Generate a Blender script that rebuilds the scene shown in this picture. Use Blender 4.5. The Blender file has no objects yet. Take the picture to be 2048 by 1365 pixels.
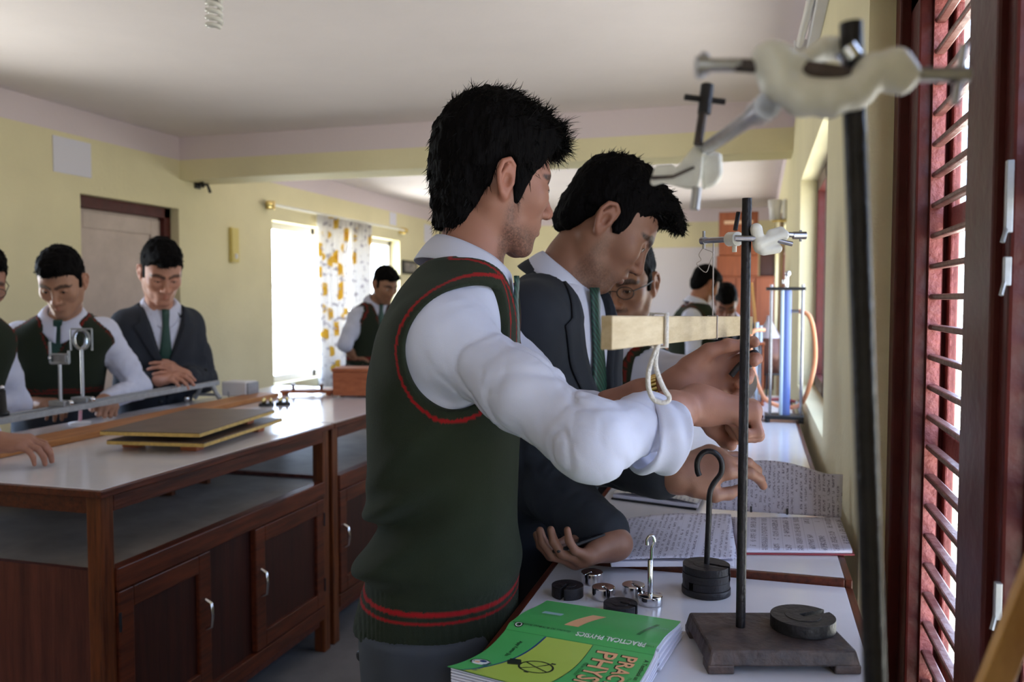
import bpy, bmesh, math, random
import numpy as np
from mathutils import Vector, Matrix, Euler
random.seed(7); RNG = np.random.default_rng(7)
SC = bpy.context.scene
COL = SC.collection

# ------------------------------------------------------------------ camera
F_PX = 1690.0
CAM_Z = 1.36
YAW = math.radians(16.2); PITCH = math.radians(2.78)
cam_d = bpy.data.cameras.new('camera'); cam = bpy.data.objects.new('camera', cam_d); COL.objects.link(cam)
cam.location = (0, 0, CAM_Z)
cam.rotation_euler = (math.pi/2 - PITCH, 0, YAW)
cam_d.sensor_width = 36.0; cam_d.lens = 36.0*F_PX/2048
cam_d.clip_start = 0.02
cam_d.dof.use_dof = True; cam_d.dof.focus_distance = 1.3; cam_d.dof.aperture_fstop = 5.2
SC.camera = cam
SC.view_settings.view_transform = 'Standard'; SC.view_settings.look = 'None'
SC.view_settings.exposure = -0.3; SC.view_settings.gamma = 1.0
SC.view_settings.use_curve_mapping = False

# ------------------------------------------------------------------ sky and daylight
W = bpy.data.worlds.new('sky'); SC.world = W; W.use_nodes = True
_nt = W.node_tree; _bg = _nt.nodes['Background']
_tc = _nt.nodes.new('ShaderNodeTexCoord'); _sx = _nt.nodes.new('ShaderNodeSeparateXYZ')
_rp = _nt.nodes.new('ShaderNodeValToRGB')
_rp.color_ramp.elements[0].position = 0.47; _rp.color_ramp.elements[0].color = (1.0, .96, .88, 1)
_rp.color_ramp.elements[1].position = 0.56; _rp.color_ramp.elements[1].color = (.56, .69, 1.0, 1)
_mr = _nt.nodes.new('ShaderNodeMapRange'); _mr.inputs['From Min'].default_value = -1; _mr.inputs['From Max'].default_value = 1
_nt.links.new(_tc.outputs['Generated'], _sx.inputs[0]); _nt.links.new(_sx.outputs['Z'], _mr.inputs['Value'])
_nt.links.new(_mr.outputs[0], _rp.inputs[0]); _mw = _nt.nodes.new('ShaderNodeMapRange'); _mw.inputs['From Min'].default_value = .7; _mw.inputs['From Max'].default_value = -.7; _mw.inputs['To Min'].default_value = 1.0; _mw.inputs['To Max'].default_value = 2.7   # the brighter western sky
_vm = _nt.nodes.new('ShaderNodeVectorMath'); _vm.operation = 'SCALE'
_nt.links.new(_sx.outputs['X'], _mw.inputs['Value']); _nt.links.new(_rp.outputs[0], _vm.inputs[0]); _nt.links.new(_mw.outputs[0], _vm.inputs['Scale']); _nt.links.new(_vm.outputs[0], _bg.inputs['Color'])
_bg.inputs['Strength'].default_value = 9.0

def portal(name, loc, rot, sx, sy):
    l = bpy.data.lights.new(name, 'AREA'); l.shape = 'RECTANGLE'; l.size = sx; l.size_y = sy
    l.cycles.is_portal = True
    o = bpy.data.objects.new(name, l); COL.objects.link(o); o.location = loc; o.rotation_euler = rot
    return o
XR, XL, YB, YF, ZC = .19, -4.09, 11.4, -2.6, 2.55      # right wall, left wall, back wall, front wall, ceiling
WTOP = 1.93
# window openings: (wall side, y0, y1, z0, z1)
RWIN = [(.45, 1.70, .30, WTOP), (2.65, 4.30, .95, WTOP), (6.6, 10.2, .95, WTOP), (-2.4, -.15, .80, WTOP)]
LWIN = [(6.55, 9.30, .61, 2.06), (2.2, 3.2, .80, 2.06)]
for (a, b, c, d) in RWIN:
    portal('daylight_portal', (XR+.24, (a+b)/2, (c+d)/2), (0, math.pi/2, 0), d-c, b-a)
for (a, b, c, d) in LWIN:
    portal('daylight_portal', (XL-.24, (a+b)/2, (c+d)/2), (0, -math.pi/2, 0), d-c, b-a)
SC.cycles.max_bounces = 8; SC.cycles.diffuse_bounces = 5; SC.cycles.glossy_bounces = 4
SC.cycles.transmission_bounces = 6; SC.cycles.transparent_max_bounces = 8
SC.cycles.use_denoising = True
SC.cycles.sample_clamp_indirect = 6.0
SC.cycles.caustics_reflective = False; SC.cycles.caustics_refractive = False

# ------------------------------------------------------------------ camera geometry helpers
_R = Vector((math.cos(YAW), math.sin(YAW), 0))
_F = Vector((-math.sin(YAW)*math.cos(PITCH), math.cos(YAW)*math.cos(PITCH), -math.sin(PITCH)))
_U = Vector((-math.sin(YAW)*math.sin(PITCH), math.cos(YAW)*math.sin(PITCH), math.cos(PITCH)))
CAMV = Vector((0, 0, CAM_Z))
def ray(px, py): return _F + _R*((px-1024)/F_PX) - _U*((py-682.5)/F_PX)
def P(px, py, dep): return CAMV + ray(px, py)*dep
def onZ(px, py, z): r = ray(px, py); return CAMV + r*((z-CAM_Z)/r.z)
def onX(px, py, x): r = ray(px, py); return CAMV + r*(x/r.x)
def onY(px, py, y): r = ray(px, py); return CAMV + r*(y/r.y)

# ------------------------------------------------------------------ object helpers
def tag(o, label, cat, group=None):
    o['label'] = label; o['category'] = cat
    if group: o['group'] = group
    return o
def thing(name, label, cat, loc=(0, 0, 0), group=None):
    o = bpy.data.objects.new(name, None); COL.objects.link(o); o.location = loc
    o.empty_display_size = .05
    return tag(o, label, cat, group)
def copy_tree(o, parent=None):
    c = o.copy(); COL.objects.link(c)
    if parent is not None: c.parent = parent
    for ch in [x for x in bpy.data.objects if x.parent == o]: copy_tree(ch, c)
    return c
def origin_of(o):
    v = Vector((0, 0, 0))
    while o is not None: v += o.location; o = o.parent
    return v

class MB:
    def __init__(s): s.v = []; s.f = []; s.m = []; s.sm = []; s.mi = 0; s.smooth = False
    def add(s, vs, fs, smooth=None):
        o = len(s.v); s.v += [tuple(v) for v in vs]
        for f in fs: s.f.append([i+o for i in f]); s.m.append(s.mi); s.sm.append(s.smooth if smooth is None else smooth)
        return s
    def box(s, lo, hi, M=None):
        x0, y0, z0 = lo; x1, y1, z1 = hi
        vs = [Vector(p) for p in ((x0,y0,z0),(x1,y0,z0),(x1,y1,z0),(x0,y1,z0),(x0,y0,z1),(x1,y0,z1),(x1,y1,z1),(x0,y1,z1))]
        if M is not None: vs = [M @ v for v in vs]
        return s.add(vs, [(0,3,2,1),(4,5,6,7),(0,1,5,4),(1,2,6,5),(2,3,7,6),(3,0,4,7)], False)
    def bar(s, a, b, w, h, up=(0, 0, 1)):
        a = Vector(a); b = Vector(b); d = b-a; L = d.length; d.normalize(); up = Vector(up)
        x = d.cross(up).normalized(); z = x.cross(d).normalized()
        M = Matrix((( x.x, d.x, z.x, a.x), (x.y, d.y, z.y, a.y), (x.z, d.z, z.z, a.z), (0, 0, 0, 1)))
        return s.box((-w/2, 0, -h/2), (w/2, L, h/2), M)
    def tube(s, pts, r, n=12, cap=True):
        pts = [Vector(p) for p in pts]; k = len(pts)
        rs = r if isinstance(r, (list, tuple)) else [r]*k
        vs = []; fs = []; prev = None
        for i, p in enumerate(pts):
            t = (pts[min(i+1, k-1)] - pts[max(i-1, 0)]).normalized()
            if prev is None:
                u = t.orthogonal().normalized()
            else:
                u = (prev - t*prev.dot(t))
                u = u.normalized() if u.length > 1e-6 else t.orthogonal().normalized()
            prev = u; w = t.cross(u)
            for j in range(n):
                a = 2*math.pi*j/n; vs.append(p + (u*math.cos(a) + w*math.sin(a))*rs[i])
        for i in range(k-1):
            for j in range(n):
                fs.append((i*n+j, i*n+(j+1) % n, (i+1)*n+(j+1) % n, (i+1)*n+j))
        s.add(vs, fs, True)
        if cap:
            s.add(vs[:n], [tuple(range(n))[::-1]], False); s.add(vs[-n:], [tuple(range(n))], False)
        return s
    def lathe(s, prof, base=(0, 0, 0), axis=(0, 0, 1), n=32, flat=True):
        base = Vector(base); ax = Vector(axis).normalized(); u = ax.orthogonal().normalized(); w = ax.cross(u)
        vs = []; fs = []; k = len(prof)
        for (r, z) in prof:
            for j in range(n):
                a = 2*math.pi*j/n; vs.append(base + ax*z + (u*math.cos(a)+w*math.sin(a))*max(r, 1e-5))
        for i in range(k-1):
            for j in range(n): fs.append((i*n+j, i*n+(j+1) % n, (i+1)*n+(j+1) % n, (i+1)*n+j))
        return s.add(vs, fs, True)
    def prism(s, poly, z0, z1, M=None, smooth=False):
        n = len(poly)
        vs = [Vector((x, y, z0)) for x, y in poly] + [Vector((x, y, z1)) for x, y in poly]
        if M is not None: vs = [M @ v for v in vs]
        return s.add(vs, [tuple(range(n))[::-1], tuple(range(n, 2*n))] + [(i, (i+1) % n, n+(i+1) % n, n+i) for i in range(n)], smooth)
    def sphere(s, c, r, n=16, m=10):
        c = Vector(c); rr = r if isinstance(r, (tuple, list)) else (r, r, r)
        vs = []; fs = []
        for i in range(m+1):
            th = math.pi*i/m
            for j in range(n):
                a = 2*math.pi*j/n
                vs.append(c + Vector((rr[0]*math.sin(th)*math.cos(a), rr[1]*math.sin(th)*math.sin(a), rr[2]*math.cos(th))))
        for i in range(m):
            for j in range(n): fs.append((i*n+j, (i+1)*n+j, (i+1)*n+(j+1) % n, i*n+(j+1) % n))
        return s.add(vs, fs, True)
    def grid(s, rows, smooth=True):
        k = len(rows); n = len(rows[0]); vs = [p for r in rows for p in r]
        return s.add(vs, [(i*n+j, i*n+j+1, (i+1)*n+j+1, (i+1)*n+j) for i in range(k-1) for j in range(n-1)], smooth)
    def build(s, name, mats, parent=None, bevel=0, solid=0, weld=False, sub=0):
        if not isinstance(mats, (list, tuple)): mats = [mats]
        o0 = origin_of(parent) if parent is not None else Vector((0, 0, 0))
        me = bpy.data.meshes.new(name)
        me.from_pydata([(v[0]-o0.x, v[1]-o0.y, v[2]-o0.z) for v in s.v], [], s.f)
        for m in mats: me.materials.append(m)
        me.polygons.foreach_set('material_index', s.m); me.polygons.foreach_set('use_smooth', s.sm)
        bm = bmesh.new(); bm.from_mesh(me)
        if weld: bmesh.ops.remove_doubles(bm, verts=bm.verts, dist=1e-5)
        bmesh.ops.recalc_face_normals(bm, faces=bm.faces)
        bm.to_mesh(me); bm.free()
        o = bpy.data.objects.new(name, me); COL.objects.link(o)
        if parent is not None: o.parent = parent
        if solid: md = o.modifiers.new('solid', 'SOLIDIFY'); md.thickness = solid; md.offset = 0
        if sub: md = o.modifiers.new('sub', 'SUBSURF'); md.levels = sub; md.render_levels = sub
        if bevel:
            md = o.modifiers.new('bevel', 'BEVEL'); md.width = bevel; md.segments = 2; md.limit_method = 'ANGLE'; md.angle_limit = .6
        return o
def struct(name, mb, mats, **k):
    o = mb.build(name, mats, None, **k); o['kind'] = 'structure'; return o

# ------------------------------------------------------------------ materials
def srgb(r, g, b):
    f = lambda c: (c/255/12.92) if c/255 <= .04045 else ((c/255+.055)/1.055)**2.4
    return (f(r), f(g), f(b), 1.0)
def newmat(name):
    m = bpy.data.materials.new(name); m.use_nodes = True
    return m, m.node_tree, m.node_tree.nodes['Principled BSDF']
def N(nt, t, **kw):
    n = nt.nodes.new(t)
    for k, v in kw.items():
        if k.startswith('i_'): n.inputs[k[2:].replace('_', ' ')].default_value = v
        else: setattr(n, k, v)
    return n
def mat(name, col, rough=.5, metal=0, var=0, vscale=8, bump=0, bscale=60, stretch=None, spec=.5, col2=None, coat=0):
    m, nt, b = newmat(name)
    b.inputs['Base Color'].default_value = col; b.inputs['Roughness'].default_value = rough
    b.inputs['Metallic'].default_value = metal; b.inputs['Specular IOR Level'].default_value = spec
    if coat: b.inputs['Coat Weight'].default_value = coat; b.inputs['Coat Roughness'].default_value = .1
    tc = N(nt, 'ShaderNodeTexCoord'); mp = N(nt, 'ShaderNodeMapping')
    if stretch: mp.inputs['Scale'].default_value = stretch
    nt.links.new(tc.outputs['Object'], mp.inputs[0])
    if var or col2:
        n = N(nt, 'ShaderNodeTexNoise'); n.inputs['Scale'].default_value = vscale; n.inputs['Detail'].default_value = 6; n.inputs['Roughness'].default_value = .65
        r = N(nt, 'ShaderNodeValToRGB')
        c2 = col2 or tuple(c*(1-var) for c in col[:3]) + (1,)
        r.color_ramp.elements[0].position = .35; r.color_ramp.elements[1].position = .65
        r.color_ramp.elements[0].color = c2; r.color_ramp.elements[1].color = col
        nt.links.new(mp.outputs[0], n.inputs['Vector']); nt.links.new(n.outputs['Fac'], r.inputs[0]); nt.links.new(r.outputs[0], b.inputs['Base Color'])
    if bump:
        n = N(nt, 'ShaderNodeTexNoise'); n.inputs['Scale'].default_value = bscale; n.inputs['Detail'].default_value = 4
        bp = N(nt, 'ShaderNodeBump'); bp.inputs['Strength'].default_value = bump; bp.inputs['Distance'].default_value = .01
        nt.links.new(mp.outputs[0], n.inputs['Vector']); nt.links.new(n.outputs['Fac'], bp.inputs['Height']); nt.links.new(bp.outputs[0], b.inputs['Normal'])
    return m
def wood(name, c1, c2, axis='y', rough=.45, scale=5, spec=.4):
    st = {'x': (1, 14, 14), 'y': (14, 1, 14), 'z': (14, 14, 1)}[axis]
    return mat(name, c1, rough, col2=c2, vscale=scale, stretch=st, bump=.08, bscale=12, spec=spec)
def glass(name, tint=(1, 1, 1, 1), rough=0.0):
    m, nt, b = newmat(name)
    b.inputs['Base Color'].default_value = tint; b.inputs['Roughness'].default_value = rough
    b.inputs['Transmission Weight'].default_value = 1; b.inputs['IOR'].default_value = 1.45
    return m
def wallpaint(name, low, high, zline):
    m, nt, b = newmat(name)
    b.inputs['Roughness'].default_value = .75; b.inputs['Specular IOR Level'].default_value = .25
    g = N(nt, 'ShaderNodeNewGeometry'); sx = N(nt, 'ShaderNodeSeparateXYZ')
    nt.links.new(g.outputs['Position'], sx.inputs[0])
    gt = N(nt, 'ShaderNodeMath', operation='GREATER_THAN'); gt.inputs[1].default_value = zline
    nt.links.new(sx.outputs['Z'], gt.inputs[0])
    n = N(nt, 'ShaderNodeTexNoise'); n.inputs['Scale'].default_value = 2.2; n.inputs['Detail'].default_value = 7
    nt.links.new(g.outputs['Position'], n.inputs['Vector'])
    r = N(nt, 'ShaderNodeValToRGB'); r.color_ramp.elements[0].position = .3; r.color_ramp.elements[1].position = .7
    r.color_ramp.elements[0].color = tuple(c*.9 for c in low[:3])+(1,); r.color_ramp.elements[1].color = low
    nt.links.new(n.outputs['Fac'], r.inputs[0])
    mx = N(nt, 'ShaderNodeMix', data_type='RGBA')
    nt.links.new(gt.outputs[0], mx.inputs['Factor']); nt.links.new(r.outputs[0], mx.inputs[6]); mx.inputs[7].default_value = high
    nt.links.new(mx.outputs[2], b.inputs['Base Color'])
    n2 = N(nt, 'ShaderNodeTexNoise'); n2.inputs['Scale'].default_value = 45; n2.inputs['Detail'].default_value = 5
    nt.links.new(g.outputs['Position'], n2.inputs['Vector'])
    bp = N(nt, 'ShaderNodeBump'); bp.inputs['Strength'].default_value = .22; bp.inputs['Distance'].default_value = .012
    nt.links.new(n2.outputs['Fac'], bp.inputs['Height']); nt.links.new(bp.outputs[0], b.inputs['Normal'])
    return m
PINKW = srgb(222, 208, 212)
M = {}
M['wall'] = wallpaint('yellow_wall_paint', srgb(233, 223, 184), PINKW, 2.385)
M['ceiling'] = mat('ceiling_paint', srgb(234, 224, 224), .8, var=.05, vscale=1.5, bump=.1, bscale=30, spec=.2)
M['floor'] = mat('cement_floor', srgb(120, 118, 122), .6, var=.3, vscale=3, bump=.1, bscale=20)
M['redwood'] = mat('dark_red_window_paint', srgb(84, 30, 27), .42, var=.25, vscale=14, bump=.25, bscale=26, spec=.3)
M['bars'] = mat('painted_iron_bar', srgb(92, 44, 40), .4, var=.25, vscale=30, bump=.2, bscale=50, col2=srgb(128, 92, 84))
M['brick'] = mat('weathered_shutter_paint', srgb(150, 80, 76), .6, var=.3, vscale=25, bump=.5, bscale=70)
M['table_wood'] = wood('red_brown_table_wood', srgb(104, 47, 25), srgb(62, 25, 14), 'y', .4)
M['table_wood_z'] = wood('red_brown_post_wood', srgb(122, 64, 30), srgb(72, 32, 16), 'z', .4)
M['ply'] = wood('red_stained_plywood', srgb(104, 52, 40), srgb(72, 32, 26), 'z', .5, 3)
M['door_panel'] = wood('dark_door_panel_wood', srgb(64, 26, 18), srgb(44, 17, 12), 'z', .45, 3)
M['formica'] = mat('white_laminate', srgb(222, 220, 226), .16, var=.06, vscale=6, bump=.02, bscale=30, spec=.5)
M['shelf'] = mat('dusty_shelf_board', srgb(150, 140, 132), .55, var=.35, vscale=5)
M['chrome'] = mat('chrome', (.75, .75, .77, 1), .12, 1)
M['steel'] = mat('brushed_steel', (.50, .50, .53, 1), .3, 1, var=.25, vscale=40)
M['iron'] = mat('black_iron', srgb(44, 42, 46), .5, .3, var=.45, vscale=30, bump=.2, bscale=90)
M['iron_base'] = mat('worn_black_iron', srgb(52, 46, 48), .55, .2, col2=srgb(92, 76, 70), vscale=24, bump=.35, bscale=60)
M['black'] = mat('black_plastic', srgb(22, 22, 24), .45)
M['blackmetal'] = mat('black_rod_paint', srgb(36, 33, 38), .42, .4, var=.4, vscale=50, bump=.2, bscale=150)
M['white_metal'] = mat('cream_cast_metal', srgb(236, 234, 226), .36, var=.10, vscale=40, bump=.1, bscale=80)
M['grey_metal'] = mat('grey_hammered_metal', srgb(164, 168, 172), .35, .3, var=.2, vscale=50)
M['brass'] = mat('gold_metal', (.80, .62, .25, 1), .25, 1)
M['white'] = mat('white_paint', srgb(226, 224, 226), .5, var=.05)
M['paper'] = mat('white_paper', srgb(222, 220, 232), .7, bump=.03, bscale=20)
M['plank'] = wood('pale_brown_plank', srgb(186, 128, 78), srgb(150, 96, 54), 'y', .5)
M['yellow_wood'] = wood('yellow_lath_wood', srgb(206, 156, 88), srgb(180, 128, 66), 'z', .5)
M['bar_wood'] = mat('bare_pale_wood', srgb(202, 182, 148), .6, col2=srgb(180, 158, 122), vscale=6, stretch=(14, 1.5, 14), bump=.1, bscale=30)
M['board_top'] = mat('dark_board_face', srgb(104, 84, 70), .5, var=.25, vscale=8, bump=.06)
M['board_edge'] = mat('pale_board_edge', srgb(214, 178, 100), .6, var=.3, vscale=40)
M['box_wood'] = wood('reddish_box_wood', srgb(178, 104, 66), srgb(150, 80, 48), 'x', .5, 4)
M['cupboard'] = wood('orange_brown_cupboard_wood', srgb(134, 72, 42), srgb(112, 56, 32), 'z', .5, 2)
M['rubber_orange'] = mat('orange_rubber', srgb(226, 150, 104), .5)
M['rubber_red'] = mat('dark_red_rubber', srgb(134, 40, 40), .5)
M['tube_blue'] = mat('blue_enamel_column', srgb(112, 132, 196), .35)
M['plastic_clear'] = mat('pale_plastic', srgb(196, 214, 226), .3)
M['cord'] = mat('white_cotton_cord', srgb(222, 216, 210), .9, bump=.5, bscale=400)
M['thread'] = mat('grey_thread', srgb(170, 160, 156), .9)
M['door_paint'] = mat('worn_pink_grey_door_paint', srgb(206, 188, 178), .6, var=.16, vscale=5, bump=.1, bscale=20)
M['glass'] = glass('window_glass')
M['lens'] = glass('lens_glass', (.85, .92, .95, 1))
M['photo'] = mat('dark_photo_print', srgb(70, 74, 92), .4, col2=srgb(160, 150, 140), vscale=20)
# ================================================================== ROOM
def arch_glass(name):
    m, nt, b = newmat(name)
    nt.nodes.remove(b); out = nt.nodes['Material Output']
    t = N(nt, 'ShaderNodeBsdfTransparent'); g = N(nt, 'ShaderNodeBsdfGlossy'); g.inputs['Roughness'].default_value = .02
    t.inputs['Color'].default_value = (.93, .96, .96, 1)
    fr = N(nt, 'ShaderNodeFresnel'); mx = N(nt, 'ShaderNodeMixShader')
    ge = N(nt, 'ShaderNodeNewGeometry'); ml = N(nt, 'ShaderNodeMath', operation='MULTIPLY_ADD'); ml.inputs[1].default_value = -1; ml.inputs[2].default_value = 1
    nt.links.new(ge.outputs['Backfacing'], ml.inputs[0]); m2 = N(nt, 'ShaderNodeMath', operation='MULTIPLY'); nt.links.new(ml.outputs[0], m2.inputs[0]); nt.links.new(fr.outputs[0], m2.inputs[1])
    nt.links.new(m2.outputs[0], mx.inputs[0]); nt.links.new(t.outputs[0], mx.inputs[1]); nt.links.new(g.outputs[0], mx.inputs[2])
    nt.links.new(mx.outputs[0], out.inputs[0]); return m
M['pane'] = arch_glass('window_pane_glass')
def wall_x(name, x0, x1, y0, y1, holes):
    mb = MB(); ys = y0
    for (a, b, c, d) in sorted(holes):
        mb.box((x0, ys, 0), (x1, a, ZC)); mb.box((x0, a, 0), (x1, b, c)) if c > 0 else None
        mb.box((x0, a, d), (x1, b, ZC)); ys = b
    mb.box((x0, ys, 0), (x1, y1, ZC))
    return struct(name, mb, M['wall'])
DOOR = (4.37, 5.31, 0, 2.03)
wall_x('wall_right', XR, XR+.16, YF, YB, RWIN)
wall_x('wall_left', XL-.24, XL, YF, YB, LWIN+[DOOR])
struct('wall_back', MB().box((XL-.24, YB, 0), (XR+.24, YB+.2, ZC)), M['wall'])
struct('wall_front', MB().box((XL-.24, YF-.2, 0), (XR+.24, YF, ZC)), M['wall'])
struct('floor', MB().box((XL-.24, YF-.2, -.1), (XR+.24, YB+.2, 0)), M['floor'])
struct('ceiling', MB().box((XL-.24, YF-.2, ZC), (XR+.24, YB+.2, ZC+.15)), M['ceiling'])
struct('ceiling_beam', MB().box((XL, 5.33, 2.245), (XR, 5.63, ZC)), M['wall'])

# --- window by the camera: red painted frame, iron bars, shutter sash behind
def window_barred(name, y0, y1, z0, z1, posts, xf=.265):
    fr = MB()
    fr.box((xf-.012, y1-.13, z0), (xf+.034, y1, z1)); fr.box((xf+.034, y1-.098, z0), (xf+.055, y1, z1))   # far jamb; rear box added to block the bright gap and keep it dark
    fr.box((xf-.012, y0, z0), (xf+.085, y0+.12, z1))
    fr.box((xf-.012, y0, z0), (xf+.085, y1, z0+.07)); fr.box((xf-.012, y0, z1-.07), (xf+.085, y1, z1))
    fr.box((xf-.03, y1-.05, z0), (xf, y1, z1)); 
    for (a, b) in posts:
        fr.box((xf-.012, a, z0), (xf+.085, b, z1)); fr.box((xf-.022, a+.03, z0), (xf, b-.03, z1))
    o = struct(name, fr, M['redwood'], bevel=.004)
    edges = sorted([y0+.12] + [e for p in posts for e in p] + [y1-.13])
    for i in range(0, len(edges)-1, 2):
        a, b = edges[i], edges[i+1]
        lin = MB()                                                       # rough brick-red stop fillet behind the bars
        lin.box((xf+.010, b-.008, z0+.07), (xf+.030, b, z1-.07)); lin.box((xf+.010, a, z0+.07), (xf+.038, a+.008, z1-.07))
        lin.build('jamb_lining', M['brick'], o)
        bars = []; z = z0+.07+.03
        while z < z1-.09:
            bb = MB(); bb.bar((xf+.020, a-.006, z), (xf+.020, b+.006, z), .016, .0095)
            ob = bb.build('window_bar', M['bars'], o, bevel=.003); z += .0508
        sash = MB()                                                      # shutter frame outside the bars
        sash.box((xf+.042, b-.010, z0+.05), (xf+.055, b+.03, z1-.05)); sash.box((xf+.050, a-.02, z0+.05), (xf+.085, a+.05, z1-.05))
        nz = 4
        for k in range(nz+1):
            zz = z0+.06 + (z1-z0-.12)*k/nz; sash.box((xf+.042, a, zz-.022), (xf+.055, b, zz+.022))
        so = sash.build('shutter_sash', M['brick'], o, bevel=.003)
        MB().box((xf+.046, a+.05, z0+.08), (xf+.049, b-.010, z1-.08)).build('window_pane', M['pane'], o)
    return o
w1 = window_barred('window_1', RWIN[0][0], RWIN[0][1], RWIN[0][2], RWIN[0][3], [(1.0, 1.190)])
# casement stays and catches on the near post
for (zz, L) in ((1.43, .075), (1.375, .03), (1.02, .04)):
    mb = MB(); mb.box((.246, .990, zz), (.253, .998, zz+L)); mb.tube([(.249, .994, zz+.01), (.243, .988, zz-.010)], .0025, 8)
    mb.build('window_catch', M['grey_metal'], w1, bevel=.002)
def window_plain(name, y0, y1, z0, z1, x, sgn, m, n=2):
    fr = MB(); t = .06
    xa, xb = sorted((x, x+sgn*.06))
    fr.box((xa, y0, z0), (xb, y0+t, z1)); fr.box((xa, y1-t, z0), (xb, y1, z1)); fr.box((xa, y0, z0), (xb, y1, z0+t)); fr.box((xa, y0, z1-t), (xb, y1, z1))
    for k in range(1, n):
        y = y0+(y1-y0)*k/n; fr.box((xa, y-t/2, z0), (xb, y+t/2, z1))
    o = struct(name, fr, m, bevel=.003)
    MB().box(((xa+xb)/2-.002, y0+t, z0+t), ((xa+xb)/2+.002, y1-t, z1-t)).build('window_pane', M['pane'], o)
    return o
window_plain('window_2', *RWIN[1], .265, 1, M['redwood'], 3)
window_plain('unseen_window_3', *RWIN[2], .265, 1, M['redwood'], 3)  # unseen opening, enlarged to brighten the far room
window_plain('window_4', *RWIN[3], .265, 1, M['redwood'], 3)
window_plain('window_5', *LWIN[0], XL-.12, -1, M['white'], 3)
window_plain('window_6', *LWIN[1], XL-.12, -1, M['white'], 3)
# --- door in the left wall
dfr = MB(); xd = XL-.10
dfr.box((xd-.05, DOOR[0], 0), (xd+.03, DOOR[0]+.03, 2.03)); dfr.box((xd-.05, DOOR[1]-.07, 0), (xd+.03, DOOR[1], 2.03)); dfr.box((xd-.05, DOOR[0], 1.955), (xd+.03, DOOR[1], 2.03))
do = struct('door_1', dfr, M['redwood'], bevel=.004)
leaf = MB(); ya, yb, x0 = DOOR[0]+.03, DOOR[1]-.07, xd-.02
leaf.box((x0-.03, ya, .01), (x0, yb, 1.955))
for (a, b, c, d) in ((ya, ya+.10, .01, 1.94), (yb-.10, yb, .01, 1.94), (ya+.10, yb-.10, 1.83, 1.94), (ya+.10, yb-.10, .95, 1.07), (ya+.10, yb-.10, .01, .2)):
    leaf.box((x0, a, c), (x0+.012, b, d))
lf = leaf.build('door_leaf', M['door_paint'], do, bevel=.004)
MB().bar((x0+.02, ya+.045, 1.88), (x0+.022, ya+.05, 1.70), .02, .012).build('door_bolt', M['redwood'], do, bevel=.003)
MB().box((XL-.235, DOOR[0], 0), (XL-.215, DOOR[1], 2.03)).build('door_backing', M['door_paint'], do)

# --- things on the walls
def wall_pt(px, py): return onX(px, py, XL)
a = wall_pt(104, 263); b = wall_pt(182, 360)
o = MB().box((XL+.001, a.y, b.z+.01), (XL+.006, b.y, a.z-.02)).build('paper_sheet', M['paper']); tag(o, 'large white sheet of paper fixed high on the yellow wall left of the door', 'paper')
p = wall_pt(393, 371)
t = thing('wall_bracket', 'small black metal bracket high on the yellow wall right of the door', 'bracket', (XL, p.y, p.z))
MB().box((XL, p.y-.03, p.z-.025), (XL+.02, p.y+.03, p.z+.03)).build('mounting_plate', M['black'], t, bevel=.004)
MB().tube([(XL+.02, p.y, p.z+.01), (XL+.07, p.y-.03, p.z+.02), (XL+.1, p.y-.06, p.z-.02)], .012, 10).build('arm', M['black'], t)
MB().tube([(XL+.02, p.y, p.z), (XL+.06, p.y+.05, p.z+.01), (XL+.07, p.y+.07, p.z-.05)], .012, 10).build('arm', M['black'], t)
a = wall_pt(457, 455); b = wall_pt(472, 526)
t = thing('switch_box', 'narrow upright yellowish switch box on the wall between door and window', 'switch box', (XL, a.y, b.z))
MB().box((XL, a.y, b.z), (XL+.035, b.y, a.z)).build('cover', mat('yellowed_plastic', srgb(214, 196, 118), .4), t, bevel=.006)
MB().box((XL+.035, (a.y+b.y)/2-.015, b.z+.03), (XL+.043, (a.y+b.y)/2+.015, b.z+.07)).build('switch', M['white'], t, bevel=.003)
for (x0p, y0p, x1p, y1p, lab) in ((779, 424, 792, 452, 'small white notice on the wall above the far end of the curtain rail'), (848, 448, 864, 488, 'white wall poster behind the nearest student, beyond the window')):
    a = wall_pt(x0p, y0p); b = wall_pt(x1p, y1p)
    tag(MB().box((XL+.001, a.y, b.z), (XL+.006, b.y, a.z)).build('notice', M['paper']), lab, 'notice')
a = wall_pt(803, 520); b = wall_pt(832, 550)
t = thing('framed_photo', 'small dark framed photograph on the wall just beyond the window', 'picture', (XL, a.y, b.z))
MB().box((XL+.001, a.y, b.z), (XL+.02, b.y, a.z)).build('frame', M['black'], t, bevel=.004)
MB().box((XL+.02, a.y+.05, b.z+.03), (XL+.022, b.y-.05, a.z-.03)).build('print', M['photo'], t)
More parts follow.
